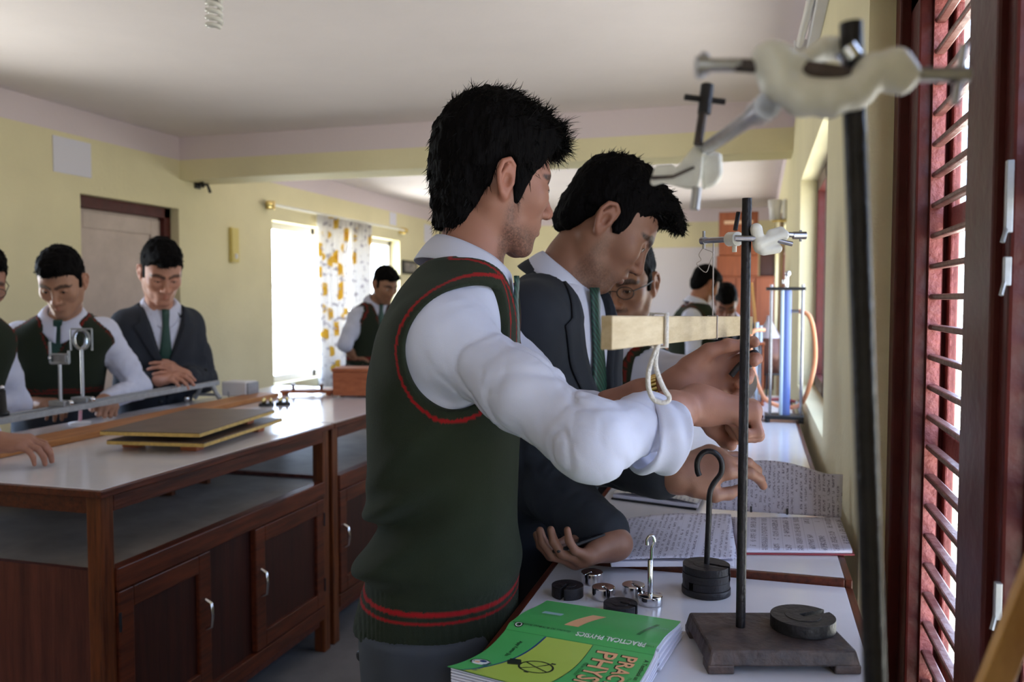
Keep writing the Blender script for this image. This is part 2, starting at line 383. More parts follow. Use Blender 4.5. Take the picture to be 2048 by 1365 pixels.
# curtain rail and curtain
A = onX(540, 408, XL+.07); B = onX(812, 461, XL+.07); zr = A.z
t = thing('curtain_rail', 'thin gilt curtain rail with ball ends above the left window', 'curtain rail', (XL, A.y, zr))
MB().tube([(XL+.07, A.y, zr), (XL+.07, B.y, zr)], .011, 12).build('rod', M['white_metal'], t)
for y in (A.y, B.y):
    MB().sphere((XL+.07, y, zr), (.026, .05, .03)).build('finial', M['brass'], t)
    MB().box((XL, y+.04 if y == A.y else y-.06, zr-.04), (XL+.085, (y+.06 if y == A.y else y-.04), zr+.03)).build('bracket', M['brass'], t, bevel=.003)
def curtain_mat():
    m, nt, b = newmat('floral_curtain_cloth')
    b.inputs['Roughness'].default_value = .9
    tc = N(nt, 'ShaderNodeTexCoord'); mp = N(nt, 'ShaderNodeMapping'); mp.inputs['Scale'].default_value = (0, 6.5, 5.2)
    nt.links.new(tc.outputs['Object'], mp.inputs[0])
    v = N(nt, 'ShaderNodeTexVoronoi'); v.inputs['Scale'].default_value = 1.0; v.inputs['Randomness'].default_value = .8
    nt.links.new(mp.outputs[0], v.inputs['Vector'])
    r = N(nt, 'ShaderNodeValToRGB'); e = r.color_ramp.elements
    r.color_ramp.interpolation = 'CONSTANT'
    e[0].position = 0; e[0].color = srgb(196, 160, 60); e[1].position = .36; e[1].color = srgb(224, 222, 220)
    x = e.new(.17); x.color = srgb(206, 178, 84)
    nt.links.new(v.outputs['Distance'], r.inputs[0])
    v2 = N(nt, 'ShaderNodeTexNoise'); v2.inputs['Scale'].default_value = 4; nt.links.new(mp.outputs[0], v2.inputs['Vector'])
    gt = N(nt, 'ShaderNodeMath', operation='GREATER_THAN'); gt.inputs[1].default_value = .60; nt.links.new(v2.outputs['Fac'], gt.inputs[0])
    mx = N(nt, 'ShaderNodeMix', data_type='RGBA'); mx.inputs[7].default_value = srgb(176, 172, 178)
    nt.links.new(gt.outputs[0], mx.inputs['Factor']); nt.links.new(r.outputs[0], mx.inputs[6]); nt.links.new(mx.outputs[2], b.inputs['Base Color'])
    out = nt.nodes['Material Output']; tr = N(nt, 'ShaderNodeBsdfTranslucent'); nt.links.new(mx.outputs[2], tr.inputs['Color'])
    ms = N(nt, 'ShaderNodeMixShader'); ms.inputs[0].default_value = .35
    nt.links.new(b.outputs[0], ms.inputs[1]); nt.links.new(tr.outputs[0], ms.inputs[2]); nt.links.new(ms.outputs[0], out.inputs[0])
    return m
M['curtain'] = curtain_mat()
def curtain(y0, y1, label):
    rows = []
    zs = np.linspace(zr-.015, .30, 16)
    for zi in zs:
        row = []
        for k in range(90):
            u = k/89; f = .035 + .012*math.sin(zi*3)
            row.append((XL+.07 + f*math.sin(u*2*math.pi*5.5 + .3*math.sin(zi*2)), y0+(y1-y0)*(u+.008*math.sin(u*40)), zi))
        rows.append(row)
    o = MB().grid(rows).build('curtain', M['curtain']); md = o.modifiers.new('s', 'SOLIDIFY'); md.thickness = .003
    tag(o, label, 'curtain', 'floral curtains at the left window')
yc0 = onX(637, 600, XL+.07).y; yc1 = onX(697, 600, XL+.07).y; yc2 = onX(740, 600, XL+.07).y
curtain(yc0, yc1-.02, 'white and mustard floral curtain hanging mid-window, the left of two')
curtain(yc1+.03, yc2, 'white and mustard floral curtain hanging mid-window, the right of two')

# --- ceiling lamps
def bulb_cfl(px, py, dep, s, label, warm=False):
    c = P(px, py, dep)
    t = thing('energy_saving_bulb', label, 'light bulb', (c.x, c.y, ZC))
    MB().lathe([(0, 0), (.035*s, 0), (.035*s, -.02*s), (.012*s, -.03*s), (0, -.03*s)], (c.x, c.y, ZC)).build('ceiling_rose', M['white'], t)
    if c.z+.1*s < ZC-.03: MB().tube([(c.x, c.y, ZC-.03*s), (c.x, c.y, c.z+.095*s)], .004, 8).build('flex', M['white'], t)
    MB().lathe([(0, .1), (.017, .1), (.021, .05), (.021, .03), (.017, .025), (0, .025)], (c.x, c.y, c.z), n=20).build('holder', M['white'], t) if s == 1 else MB().lathe([(0, .1*s), (.017*s, .1*s), (.021*s, .03*s), (0, .025*s)], (c.x, c.y, c.z), n=20).build('holder', M['brass'], t)
    pts = []
    for k in range(90):
        a = k/89*2*math.pi*4; pts.append((c.x+.018*s*math.cos(a), c.y+.018*s*math.sin(a), c.z+.025*s-.075*s*k/89))
    MB().tube(pts, .0065*s, 8).build('glass_spiral', mat('bulb_glass', srgb(236, 234, 230), .25), t)
bulb_cfl(428, 18, 2.25, 1, 'white spiral energy saving bulb hanging from the near ceiling')
bulb_cfl(1153, 384, 8.6, 1.6, 'small bulb in a gilt holder on the far ceiling above the students')

# --- tube light on the right wall
A = Vector((.13, 3.25, 2.27)); B = Vector((.165, 1.9, 2.27)); d = (B-A)
t = thing('tube_light', 'white fluorescent tube light fixed high on the right wall', 'tube light', (XR, 3.2, 2.27))
MB().box((.155, 1.95, 2.24), (XR, 3.22, 2.30)).build('batten', M['white'], t, bevel=.004)
MB().tube([A+d*.02, B-d*.02], .013, 14).build('tube', mat('unlit_tube_glass', srgb(232, 230, 226), .2), t)
for q in (A, B):
    MB().box((q.x-.018, q.y-.015, 2.245), (.175, q.y+.015, 2.292)).build('end_holder', M['white'], t, bevel=.004)
MB().box((.15, 2.38, 2.30), (XR, 2.5, 2.36)).build('choke_box', M['white'], t, bevel=.004)

# --- far end: whiteboard, cupboards, desk, wall lamp
a = onY(1090, 500, YB); b = onY(1430, 650, YB)
t = thing('whiteboard', 'wide white writing board on the far yellow wall', 'whiteboard', ((a.x+b.x)/2, YB, b.z))
MB().box((a.x, YB-.02, b.z), (b.x+.35, YB-.001, a.z)).build('board', mat('whiteboard_face', srgb(226, 220, 224), .35), t)
MB().box((a.x-.03, YB-.03, b.z-.03), (b.x+.38, YB-.004, b.z)).build('tray', M['white'], t)
yc = 10.2
def cup(px0, px1, py0, py1, name, label, y=yc, depth=.42, mt='cupboard', doors=2):
    a = onY(px0, py0, y); b = onY(px1, py1, y)
    t = thing(name, label, 'cupboard' if 'cup' in name else 'box', ((a.x+b.x)/2, y+depth/2, b.z))
    MB().box((a.x, y, b.z), (b.x, y+depth, a.z)).build('body', M[mt], t, bevel=.006)
    for k in range(doors):
        x0 = a.x+(b.x-a.x)*k/doors; x1 = a.x+(b.x-a.x)*(k+1)/doors
        dd = MB().box((x0+.012, y-.015, b.z+.02), (x1-.012, y, a.z-.02)).build('door', M[mt], t, bevel=.004)
        MB().sphere((x1-.04 if k == 0 else x0+.04, y-.025, (a.z+b.z)/2), .012, 10, 6).build('knob', M['steel'], dd)
    return t, a, b
t, a0, b0 = cup(1432, 1546, 553, 780, 'wooden_cupboard', 'tall orange-brown wooden cupboard against the far wall, under the stacked boxes', doors=3)
b0z = 0.0
for ch in [c for c in bpy.data.objects if c.parent == t]: pass
cup(1433, 1516, 512, 552, 'wooden_box', 'lower orange-brown wooden box on top of the far cupboard', doors=0)
cup(1520, 1548, 508, 552, 'wooden_cabinet_box', 'small dark brown open box beside the wooden boxes on the far cupboard', y=yc+.05, mt='door_panel', doors=0)
tb, a1, b1 = cup(1438, 1516, 425, 510, 'wooden_case', 'topmost orange-brown wooden case stacked on the far cupboard', doors=0)
MB().box((a1.x+.06, yc-.006, a1.z-.14), (b1.x-.06, yc+.001, a1.z-.10)).build('label_strip', mat('pale_strip', srgb(196, 160, 130), .6), tb)
# far demonstration desk with glassware
a = onY(1300, 700, 8.0); b = onY(1358, 720, 8.0)
t = thing('demonstration_desk', 'yellow fronted desk with orange wood top at the far end', 'desk', ((a.x+b.x)/2-.4, 8.3, 0))
MB().box((a.x-.9, 7.95, b.z), (b.x+.05, 8.6, a.z)).build('desk_top', M['cupboard'], t, bevel=.005)
MB().box((a.x-.85, 8.0, 0), (b.x, 8.55, b.z)).build('desk_body', mat('yellow_desk_paint', srgb(222, 212, 150), .6), t)
for k, (px, hh, col) in enumerate(((1322, .10, 'plastic_clear'), (1330, .06, 'rubber_orange'), (1342, .12, 'plastic_clear'), (1355, .07, 'rubber_red'))):
    q = onY(px, 699, 8.15); z = a.z
    o = MB().lathe([(0, 0), (.024, 0), (.024, hh*.6), (.011, hh*.75), (.011, hh), (0, hh)], (q.x, 8.15, z+.001), n=16).build('bottle', M[col])
    tag(o, ['pale glass bottle, leftmost on the far desk', 'short orange jar, second from left on the far desk', 'tallest pale glass bottle on the far desk', 'small red jar, rightmost on the far desk'][k], 'bottle', 'jars on the far desk')
c = onX(1553, 420, XR-.07)
t = thing('wall_lamp', 'white wall lamp on the right wall near the far end', 'wall lamp', (XR, c.y, c.z))
MB().box((XR-.03, c.y-.07, c.z-.07), (XR, c.y+.07, c.z+.07)).build('back_plate', M['white'], t, bevel=.01)
MB().lathe([(0, -.07), (.035, -.07), (.05, .07), (0, .07)], (XR-.08, c.y, c.z), n=20).build('shade', M['white'], t)
MB().bar((XR-.10, c.y, c.z-.08), (XR, c.y, c.z-.08), .02, .015).build('arm', M['brass'], t)

# ================================================================== LAB TABLES (left)
TT = .885
TX0, TX1 = -2.55, -1.585
def Yat(px, x=TX1): return onX(px, 900, x).y
def lab_table(y0, y1, label, doors):
    cx = (TX0+TX1)/2
    t = thing('lab_table', label, 'table', (cx, (y0+y1)/2, 0), 'red brown lab tables with white tops')
    MB().box((TX0-.01, y0-.012, TT-.016), (TX1+.012, y1+.0, TT)).build('tabletop', M['formica'], t, bevel=.001)
    ed = MB(); e = .014
    ed.box((TX1+.012, y0-.026, TT-.020), (TX1+.012+e, y1, TT-.001)); ed.box((TX0-.01, y0-.026, TT-.020), (TX1+.012, y0-.012, TT-.001))
    ed.build('top_edging', M['table_wood'], t, bevel=.002)
    ap = MB(); ap.box((TX1-.022, y0+.045, TT-.068), (TX1, y1-.045, TT-.016)); ap.box((TX0+.05, y0+.002, TT-.068), (TX1-.045, y0+.024, TT-.016)); ap.box((TX0, y0+.045, TT-.068), (TX0+.022, y1-.045, TT-.016))
    ap.build('apron', M['table_wood'], t, bevel=.002)
    for x in (TX0, TX1-.045):
        for y in (y0, y1-.045):
            MB().box((x, y, 0), (x+.045, y+.045, TT-.016)).build('leg', M['table_wood_z'], t, bevel=.003)
    zs = .665
    MB().box((TX0+.01, y0+.012, zs-.02), (TX1-.004, y1-.012, zs)).build('shelf', M['shelf'], t)
    rl = MB(); rl.box((TX1-.03, y0+.045, zs-.058), (TX1+.008, y1-.045, zs+.002)); rl.box((TX1-.03, y0+.045, .135), (TX1+.004, y1-.045, .185))
    rl.build('face_rail', M['table_wood'], t, bevel=.003)
    MB().box((TX0+.045, y0+.006, .10), (TX1-.045, y0+.026, zs+.004)).build('side_panel', M['ply'], t)
    MB().box((TX0+.045, y1-.026, .10), (TX1-.045, y1-.006, zs)).build('side_panel', M['ply'], t)
    MB().box((TX1-.034, y0+.045, .135), (TX1-.016, y1-.045, zs-.02)).build('front_panel', M['door_panel'], t)
    MB().box((TX0+.01, y0+.045, .135), (TX0+.026, y1-.045, zs-.02)).build('back_panel', M['ply'], t)
    MB().box((TX0+.02, y0+.02, .10), (TX1-.02, y1-.02, .12)).build('cabinet_floor', M['ply'], t)
    for (a, b, hy) in doors:
        f = MB(); z0, z1 = .19, zs-.062; w = .055
        f.box((TX1-.016, a, z0), (TX1+.006, a+w, z1)); f.box((TX1-.016, b-w, z0), (TX1+.006, b, z1))
        f.box((TX1-.016, a+w, z0), (TX1+.006, b-w, z0+w)); f.box((TX1-.016, a+w, z1-w), (TX1+.006, b-w, z1))
        d = f.build('door', M['table_wood'], t, bevel=.003)
        MB().box((TX1-.014, a+w-.004, z0+w-.004), (TX1-.006, b-w+.004, z1-w+.004)).build('panel', M['door_panel'], d)
        yh = a+.028 if hy == 'a' else b-.028; zc = (z0+z1)/2+.02
        MB().tube([(TX1+.006, yh, zc-.045), (TX1+.026, yh, zc-.035), (TX1+.03, yh, zc), (TX1+.026, yh, zc+.035), (TX1+.006, yh, zc+.045)], .005, 10).build('handle', M['chrome'], d)
        for zz in (z0+.08, z1-.08):
            ye = b-.002 if hy == 'a' else a+.002
            MB().tube([(TX1+.007, ye, zz-.025), (TX1+.007, ye, zz+.025)], .004, 8).build('hinge', M['iron'], d)
    return t
y0 = 1.735; y1 = 2.915
lab_table(y0, y1, 'nearer red brown lab table with cupboard doors and a white top, boards lying on it', [(y0+.05, Yat(414), 'b'), (Yat(506), y1-.05, 'a')])
lab_table(2.945, 4.14, 'farther lab table behind the nearest student, wooden box standing on it', [(2.995, 3.49, 'a'), (3.59, 4.09, 'b')])
# small wooden block stool on the under-shelf
c = onX(352, 992, -2.05); 
t = thing('wooden_block', 'dark wooden block stand lying on the shelf under the near lab table', 'block', (-2.05, c.y, .667))
MB().box((-2.16, c.y-.12, .74), (-1.96, c.y+.12, .765)).build('block_top', M['door_panel'], t, bevel=.003)
for yy in (c.y-.11, c.y+.09):
    MB().box((-2.14, yy, .667), (-1.98, yy+.02, .74)).build('leg', M['table_wood_z'], t, bevel=.002)

# ================================================================== COUNTER (right): three tables in a row
CX0, CX1 = -.340, .145
def side_table(y0, y1, z, label):
    t = thing('side_table', label, 'table', ((CX0+CX1)/2, (y0+y1)/2, 0), 'white topped tables along the right wall')
    MB().box((CX0, y0, z-.014), (CX1, y1, z)).build('tabletop', M['formica'], t, bevel=.001)
    e = MB(); e.box((CX0-.012, y0-.012, z-.03), (CX0, y1+.0, z-.0005)); e.box((CX1, y0-.012, z-.03), (CX1+.012, y1, z-.0005)); e.box((CX0, y0-.012, z-.03), (CX1, y0, z-.0005)); e.box((CX0, y1-.03, z-.03), (CX1, y1-.015, z-.014))
    e.build('top_edging', M['table_wood'], t, bevel=.002)
    MB().box((CX0+.005, y0+.02, z-.10), (CX0+.025, y1-.03, z-.014)).build('apron', M['table_wood'], t)
    for x in (CX0+.0, CX1-.045):
        for y in (y0+.0, y1-.06):
            MB().box((x, y, 0), (x+.045, y+.045, z-.014)).build('leg', M['table_wood_z'], t)
    MB().box((CX0+.03, y0+.05, .2), (CX1-.05, y1-.07, .22)).build('shelf', M['shelf'], t)
    return t
side_table(.36, 1.475, TT, 'nearest white topped table along the right wall, weights and green book on it')
side_table(1.490, 2.66, TT+.012, 'middle white topped table along the right wall, open notebooks on it')
side_table(2.675, 4.30, TT+.008, 'farthest white topped table along the right wall, apparatus with orange tube on it')
# ================================================================== SOFT-SURFACE MODELLING (distance fields -> one closed mesh)
f4 = np.float32
def A3(v): return np.array(v, dtype=f4)
def ln(v): return np.sqrt((v*v).sum(-1))
def s_ell(c, r):
    c = A3(c); r = A3(r)
    def f(p):
        q = p-c; k0 = ln(q/r); k1 = ln(q/(r*r)); return k0*(k0-1)/np.maximum(k1, 1e-6)
    return f
def s_cap(a, b, ra, rb=None):
    a = A3(a); b = A3(b); rb = ra if rb is None else rb; ba = b-a; dd = max(float((ba*ba).sum()), 1e-12)
    def f(p):
        q = p-a; h = np.clip((q@ba)/dd, 0, 1); return ln(q-h[:, None]*ba)-(ra+(rb-ra)*h)
    return f
def s_chain(pts, rs, k=0.0):
    fs = [s_cap(pts[i], pts[i+1], rs[i], rs[i+1]) for i in range(len(pts)-1)]
    return s_union(fs, k)
def smin(a, b, k):
    if k <= 0: return np.minimum(a, b)
    h = np.maximum(k-np.abs(a-b), 0)/k; return np.minimum(a, b)-h*h*k*.25
def smax(a, b, k): return -smin(-a, -b, k)
def s_union(fs, k=0.0):
    def f(p):
        d = fs[0](p)
        for g in fs[1:]: d = smin(d, g(p), k)
        return d
    return f
def s_plane(n, c):
    n = A3(n); n = n/np.linalg.norm(n); c = A3(c)
    return lambda p: (p-c)@n
def vnoise(p, s, seed=0):
    """smooth value noise, -1..1"""
    q = p*s+seed*17.3; i = np.floor(q).astype(np.int64); u = q-i; u = u*u*(3-2*u)
    def h(x, y, z):
        n = (x*73856093) ^ (y*19349663) ^ (z*83492791); n = (n*(n*n*15731+789221)+1376312589) & 0x7fffffff
        return (n/1073741824.0-1.0).astype(f4)
    x, y, z = i[:, 0], i[:, 1], i[:, 2]; ux, uy, uz = u[:, 0], u[:, 1], u[:, 2]
    L = lambda a, b, t: a+(b-a)*t
    return L(L(L(h(x, y, z), h(x+1, y, z), ux), L(h(x, y+1, z), h(x+1, y+1, z), ux), uy),
             L(L(h(x, y, z+1), h(x+1, y, z+1), ux), L(h(x, y+1, z+1), h(x+1, y+1, z+1), ux), uy), uz)
def polygonise(f, lo, hi, h):
    """surface nets over the blocks that the surface crosses"""
    lo = np.array(lo, float); hi = np.array(hi, float); B = 10
    nb = np.maximum(np.ceil((hi-lo)/(h*B)).astype(int), 1); n = nb*B
    bc = np.stack(np.meshgrid(*[np.arange(k) for k in nb], indexing='ij'), -1).reshape(-1, 3)
    cen = (lo+(bc*B+(B-1)/2)*h).astype(f4); d = f(cen)
    arr = np.repeat(np.repeat(np.repeat(d.reshape(nb), B, 0), B, 1), B, 2).astype(f4)
    act = bc[np.abs(d) < h*B*1.35+.004]
    loc = np.stack(np.meshgrid(*[np.arange(B)]*3, indexing='ij'), -1).reshape(-1, 3)
    CH = max(1, 400000//(B**3))
    for s in range(0, len(act), CH):
        idx = (act[s:s+CH, None, :]*B+loc[None]).reshape(-1, 3)
        arr[idx[:, 0], idx[:, 1], idx[:, 2]] = f((lo+idx*h).astype(f4))
    ins = arr < 0
    c = np.zeros(tuple(n-1), np.uint8)
    for dx in (0, 1):
        for dy in (0, 1):
            for dz in (0, 1): c += ins[dx:n[0]-1+dx, dy:n[1]-1+dy, dz:n[2]-1+dz]
    cells = np.argwhere((c > 0) & (c < 8))
    if len(cells) == 0: return np.zeros((0, 3)), np.zeros((0, 4), int)
    acc = np.zeros((len(cells), 3)); cnt = np.zeros(len(cells))
    cor = [(x, y, z) for x in (0, 1) for y in (0, 1) for z in (0, 1)]
    V = {q: arr[cells[:, 0]+q[0], cells[:, 1]+q[1], cells[:, 2]+q[2]] for q in cor}
    for a in cor:
        for ax in range(3):
            if a[ax] == 0:
                b = list(a); b[ax] = 1; b = tuple(b); va, vb = V[a], V[b]
                m = (va < 0) != (vb < 0); t = np.where(m, va/np.where(m, va-vb, 1), 0)
                q = np.zeros((len(cells), 3)); q[:] = a; q[:, ax] += t
                acc += np.where(m[:, None], q, 0); cnt += m
    vs = lo+(cells+acc/cnt[:, None])*h
    idm = np.full(tuple(n-1), -1, np.int32); idm[cells[:, 0], cells[:, 1], cells[:, 2]] = np.arange(len(cells))
    faces = []
    for ax in range(3):
        u, v = (ax+1) % 3, (ax+2) % 3
        sl0 = [slice(1, n[k]-1) for k in range(3)]; sl0[ax] = slice(0, n[ax]-1); sl1 = list(sl0); sl1[ax] = slice(1, n[ax])
        a = ins[tuple(sl0)]; b = ins[tuple(sl1)]
        for sgn in (0, 1):
            e = np.argwhere((a & ~b) if sgn == 0 else (~a & b))
            if len(e) == 0: continue
            off = np.ones(3, int); off[ax] = 0; e = e+off
            def cid(du, dv):
                q = e.copy(); q[:, u] -= du; q[:, v] -= dv; return idm[q[:, 0], q[:, 1], q[:, 2]]
            qd = np.stack([cid(1, 1), cid(0, 1), cid(0, 0), cid(1, 0)], 1)
            faces.append(qd if sgn == 0 else qd[:, ::-1])
    fc = np.concatenate(faces); fc = fc[(fc >= 0).all(1)]
    return vs, fc
def np_object(name, pieces, mats, parent, colors=None, smooth=True):
    """pieces: list of (verts, quads); one mesh object. colors: matching list of (N,3) linear colours or None"""
    vs = np.concatenate([p[0] for p in pieces]); off = 0; fl = []; mi = []
    for k, p in enumerate(pieces):
        fl.append(p[1]+off); off += len(p[0]); mi += [p[2] if len(p) > 2 else 0]*len(p[1])
    fc = np.concatenate(fl); o0 = np.array(origin_of(parent)) if parent is not None else np.zeros(3)
    w = fc.shape[1]
    me = bpy.data.meshes.new(name); me.vertices.add(len(vs)); me.vertices.foreach_set('co', (vs-o0).astype(f4).ravel())
    me.loops.add(fc.size); me.loops.foreach_set('vertex_index', fc.astype(np.int32).ravel())
    me.polygons.add(len(fc)); me.polygons.foreach_set('loop_start', np.arange(0, fc.size, w, dtype=np.int32))
    me.polygons.foreach_set('material_index', np.array(mi, np.int32))
    me.update(calc_edges=True); me.polygons.foreach_set('use_smooth', np.full(len(fc), smooth)); me.update()
    if colors is not None:
        c = np.concatenate(colors); a = me.color_attributes.new('Col', 'FLOAT_COLOR', 'POINT')
        a.data.foreach_set('color', np.concatenate([c, np.ones((len(c), 1))], 1).astype(f4).ravel())
    for m in (mats if isinstance(mats, (list, tuple)) else [mats]): me.materials.append(m)
    o = bpy.data.objects.new(name, me); COL.objects.link(o)
    if parent is not None: o.parent = parent
    return o
def relax(vs, fc, it=1):
    for _ in range(it):
        acc = np.zeros_like(vs); cnt = np.zeros(len(vs))
        for i in range(4):
            a, b = fc[:, i], fc[:, (i+1) % 4]
            np.add.at(acc, a, vs[b]); np.add.at(cnt, a, 1); np.add.at(acc, b, vs[a]); np.add.at(cnt, b, 1)
        vs = vs*.5 + .5*acc/np.maximum(cnt, 1)[:, None]
    return vs
def vcol_mat(name, rough=.5, sss=0, bump=0, bscale=400, spec=.4, sheen=0, bstretch=None, fine=0):
    m, nt, b = newmat(name)
    b.inputs['Roughness'].default_value = rough; b.inputs['Specular IOR Level'].default_value = spec
    a = N(nt, 'ShaderNodeVertexColor', layer_name='Col')
    nt.links.new(a.outputs['Color'], b.inputs['Base Color'])
    if sss: b.inputs['Subsurface Weight'].default_value = sss; b.inputs['Subsurface Radius'].default_value = (.009, .004, .002); b.inputs['Subsurface Scale'].default_value = .6
    if sheen: b.inputs['Sheen Weight'].default_value = sheen*.5; b.inputs['Sheen Roughness'].default_value = .4; b.inputs['Sheen Tint'].default_value = (.5, .55, .5, 1)
    if bump:
        tc = N(nt, 'ShaderNodeTexCoord'); n = N(nt, 'ShaderNodeTexNoise'); n.inputs['Scale'].default_value = bscale; n.inputs['Detail'].default_value = 3
        mp = N(nt, 'ShaderNodeMapping'); nt.links.new(tc.outputs['Object'], mp.inputs[0])
        if bstretch: mp.inputs['Scale'].default_value = bstretch
        bp = N(nt, 'ShaderNodeBump'); bp.inputs['Strength'].default_value = bump; bp.inputs['Distance'].default_value = .002
        nt.links.new(mp.outputs[0], n.inputs['Vector']); nt.links.new(n.outputs['Fac'], bp.inputs['Height']); nt.links.new(bp.outputs[0], b.inputs['Normal'])
    return m
M['skin'] = vcol_mat('skin', .48, 0, .12, 500, .35)
M['knit'] = vcol_mat('knitted_wool', .95, 0, .55, 900, .15, .25)
M['suit'] = vcol_mat('suit_cloth', .85, 0, .25, 1200, .2, .08)
M['shirt'] = vcol_mat('cotton_shirt', .8, 0, .15, 900, .25)
M['hair'] = mat('black_hair', srgb(10, 8, 9), .7, bump=.5, bscale=160, stretch=(1, 1, .25), spec=.05)
M['hair_strand'] = mat('black_hair_strand', srgb(11, 9, 9), .55, spec=.10)
M['eye_white'] = mat('eye_white', srgb(214, 206, 200), .2)
M['iris'] = mat('dark_brown_iris', srgb(34, 20, 14), .1)
M['lens_clear'] = M['pane']

# ================================================================== HEAD (local axes: x face, y left, z up; origin between the ears)
def frame(fwd, roll=0.0):
    """columns: face, left, up"""
    x = Vector(fwd).normalized(); y = Vector((0, 0, 1)).cross(x).normalized(); z = x.cross(y)
    c, s = math.cos(roll), math.sin(roll)
    y2 = y*c+z*s; z2 = z*c-y*s
    return np.array([[x.x, y2.x, z2.x], [x.y, y2.y, z2.y], [x.z, y2.z, z2.z]])
EAR_X, EAR_Y = -.012, .0775
def head_field(neck_pts, neck_r, open_eye=.0028, jaw=1.0):
    fs = dict(
        cran=s_ell((-.008, 0, .045), (.098, .077, .084)), face=s_ell((.034, 0, -.015), (.059, .060, .090)),
        jawl=s_chain([(.0, .055, -.03), (.012, .051, -.066), (.068, .017, -.100)], [.018, .016, .015]),
        chin=s_ell((.077, 0, -.098), (.016, .021, .014)), cheek=s_ell((.062, .041, -.012), (.026, .024, .024)),
        brow=s_cap((.088, .010, .031), (.074, .046, .033), .010, .008), muzz=s_ell((.080, 0, -.056), (.022, .030, .030)),
        nose=s_cap((.0925, 0, .020), (.1125, 0, -.021), .0065, .0095), tip=s_ell((.1135, 0, -.027), (.0115, .0115, .0105)),
        ala=s_ell((.102, .0125, -.031), (.011, .008, .008)), nost=s_ell((.109, .0065, -.0385), (.006, .0035, .004)),
        ul=s_cap((.1005, 0, -.0525), (.087, .022, -.057), .0065, .0035), ll=s_cap((.0985, 0, -.0655), (.086, .020, -.0615), .0078, .004),
        groove=s_cap((.108, 0, -.0585), (.088, .024, -.0595), .0016, .0012), ment=s_ell((.1025, 0, -.079), (.008, .016, .007)),
        sock=s_ell((.102, .033, .010), (.019, .017, .013)), lid=s_ell((.0795, .032, .009), (.0138, .0145, .0138)),
        slit=s_ell((.094, .032, .0065), (.008, .0118, open_eye)),
        ear=s_ell((EAR_X, EAR_Y+.002, .002), (.0165, .0065, .030)),
        lobe=s_ell((EAR_X+.004, EAR_Y-.001, -.025), (.008, .0055, .009)),
        helix=s_chain([(EAR_X+.010, EAR_Y-.002, .012), (EAR_X+.009, EAR_Y+.004, .025), (EAR_X-.002, EAR_Y+.008, .033), (EAR_X-.015, EAR_Y+.011, .026), (EAR_X-.0195, EAR_Y+.012, .008), (EAR_X-.014, EAR_Y+.009, -.010), (EAR_X-.005, EAR_Y+.004, -.024), (EAR_X+.003, EAR_Y, -.030)], [.0035, .0042, .0045, .0045, .0042, .004, .0045, .005]),
        anti=s_chain([(EAR_X-.002, EAR_Y+.006, .022), (EAR_X-.010, EAR_Y+.007, .006), (EAR_X-.007, EAR_Y+.006, -.012)], [.0035, .004, .004]),
        concha=s_ell((EAR_X+.0015, EAR_Y+.010, -.003), (.0085, .0085, .0125)), tragus=s_ell((EAR_X+.011, EAR_Y+.002, -.004), (.005, .005, .006)),
    )
    neck = s_chain(neck_pts, neck_r, .02)
    scm = s_cap((-.02, .052, -.045), tuple(np.array(neck_pts[-1])+np.array([.045, .012, .0])), .013, .011)
    def f(p):
        q = p.copy(); q[:, 1] = np.abs(q[:, 1]); g = {k: v for k, v in fs.items()}
        d = smin(g['cran'](q), g['face'](q), .04)
        d = smin(d, g['jawl'](q), .024); d = smin(d, g['chin'](q), .022); d = smin(d, g['cheek'](q), .026)
        d = smin(d, g['brow'](q), .016); d = smin(d, g['muzz'](q), .02)
        dn = smin(neck(p), scm(q), .02); d = smin(d, dn, .026)
        d = smax(d, -g['sock'](q), .016)
        d = smin(d, g['nose'](q), .013); d = smin(d, g['tip'](q), .008); d = smin(d, g['ala'](q), .006)
        d = smax(d, -g['nost'](q), .002); d = smax(d, -g['ment'](q), .010)
        d = smin(d, g['ul'](q), .005); d = smin(d, g['ll'](q), .005); d = smax(d, -g['groove'](q), .003)
        d = smin(d, g['lid'](q), .004); d = smax(d, -g['slit'](q), .0015)
        e = smin(g['ear'](q), g['helix'](q), .003); e = smin(e, g['anti'](q), .003); e = smin(e, g['lobe'](q), .006)
        e = smax(e, -g['concha'](q), .004); e = smin(e, g['tragus'](q), .003)
        return smin(d, e, .008)
    return f
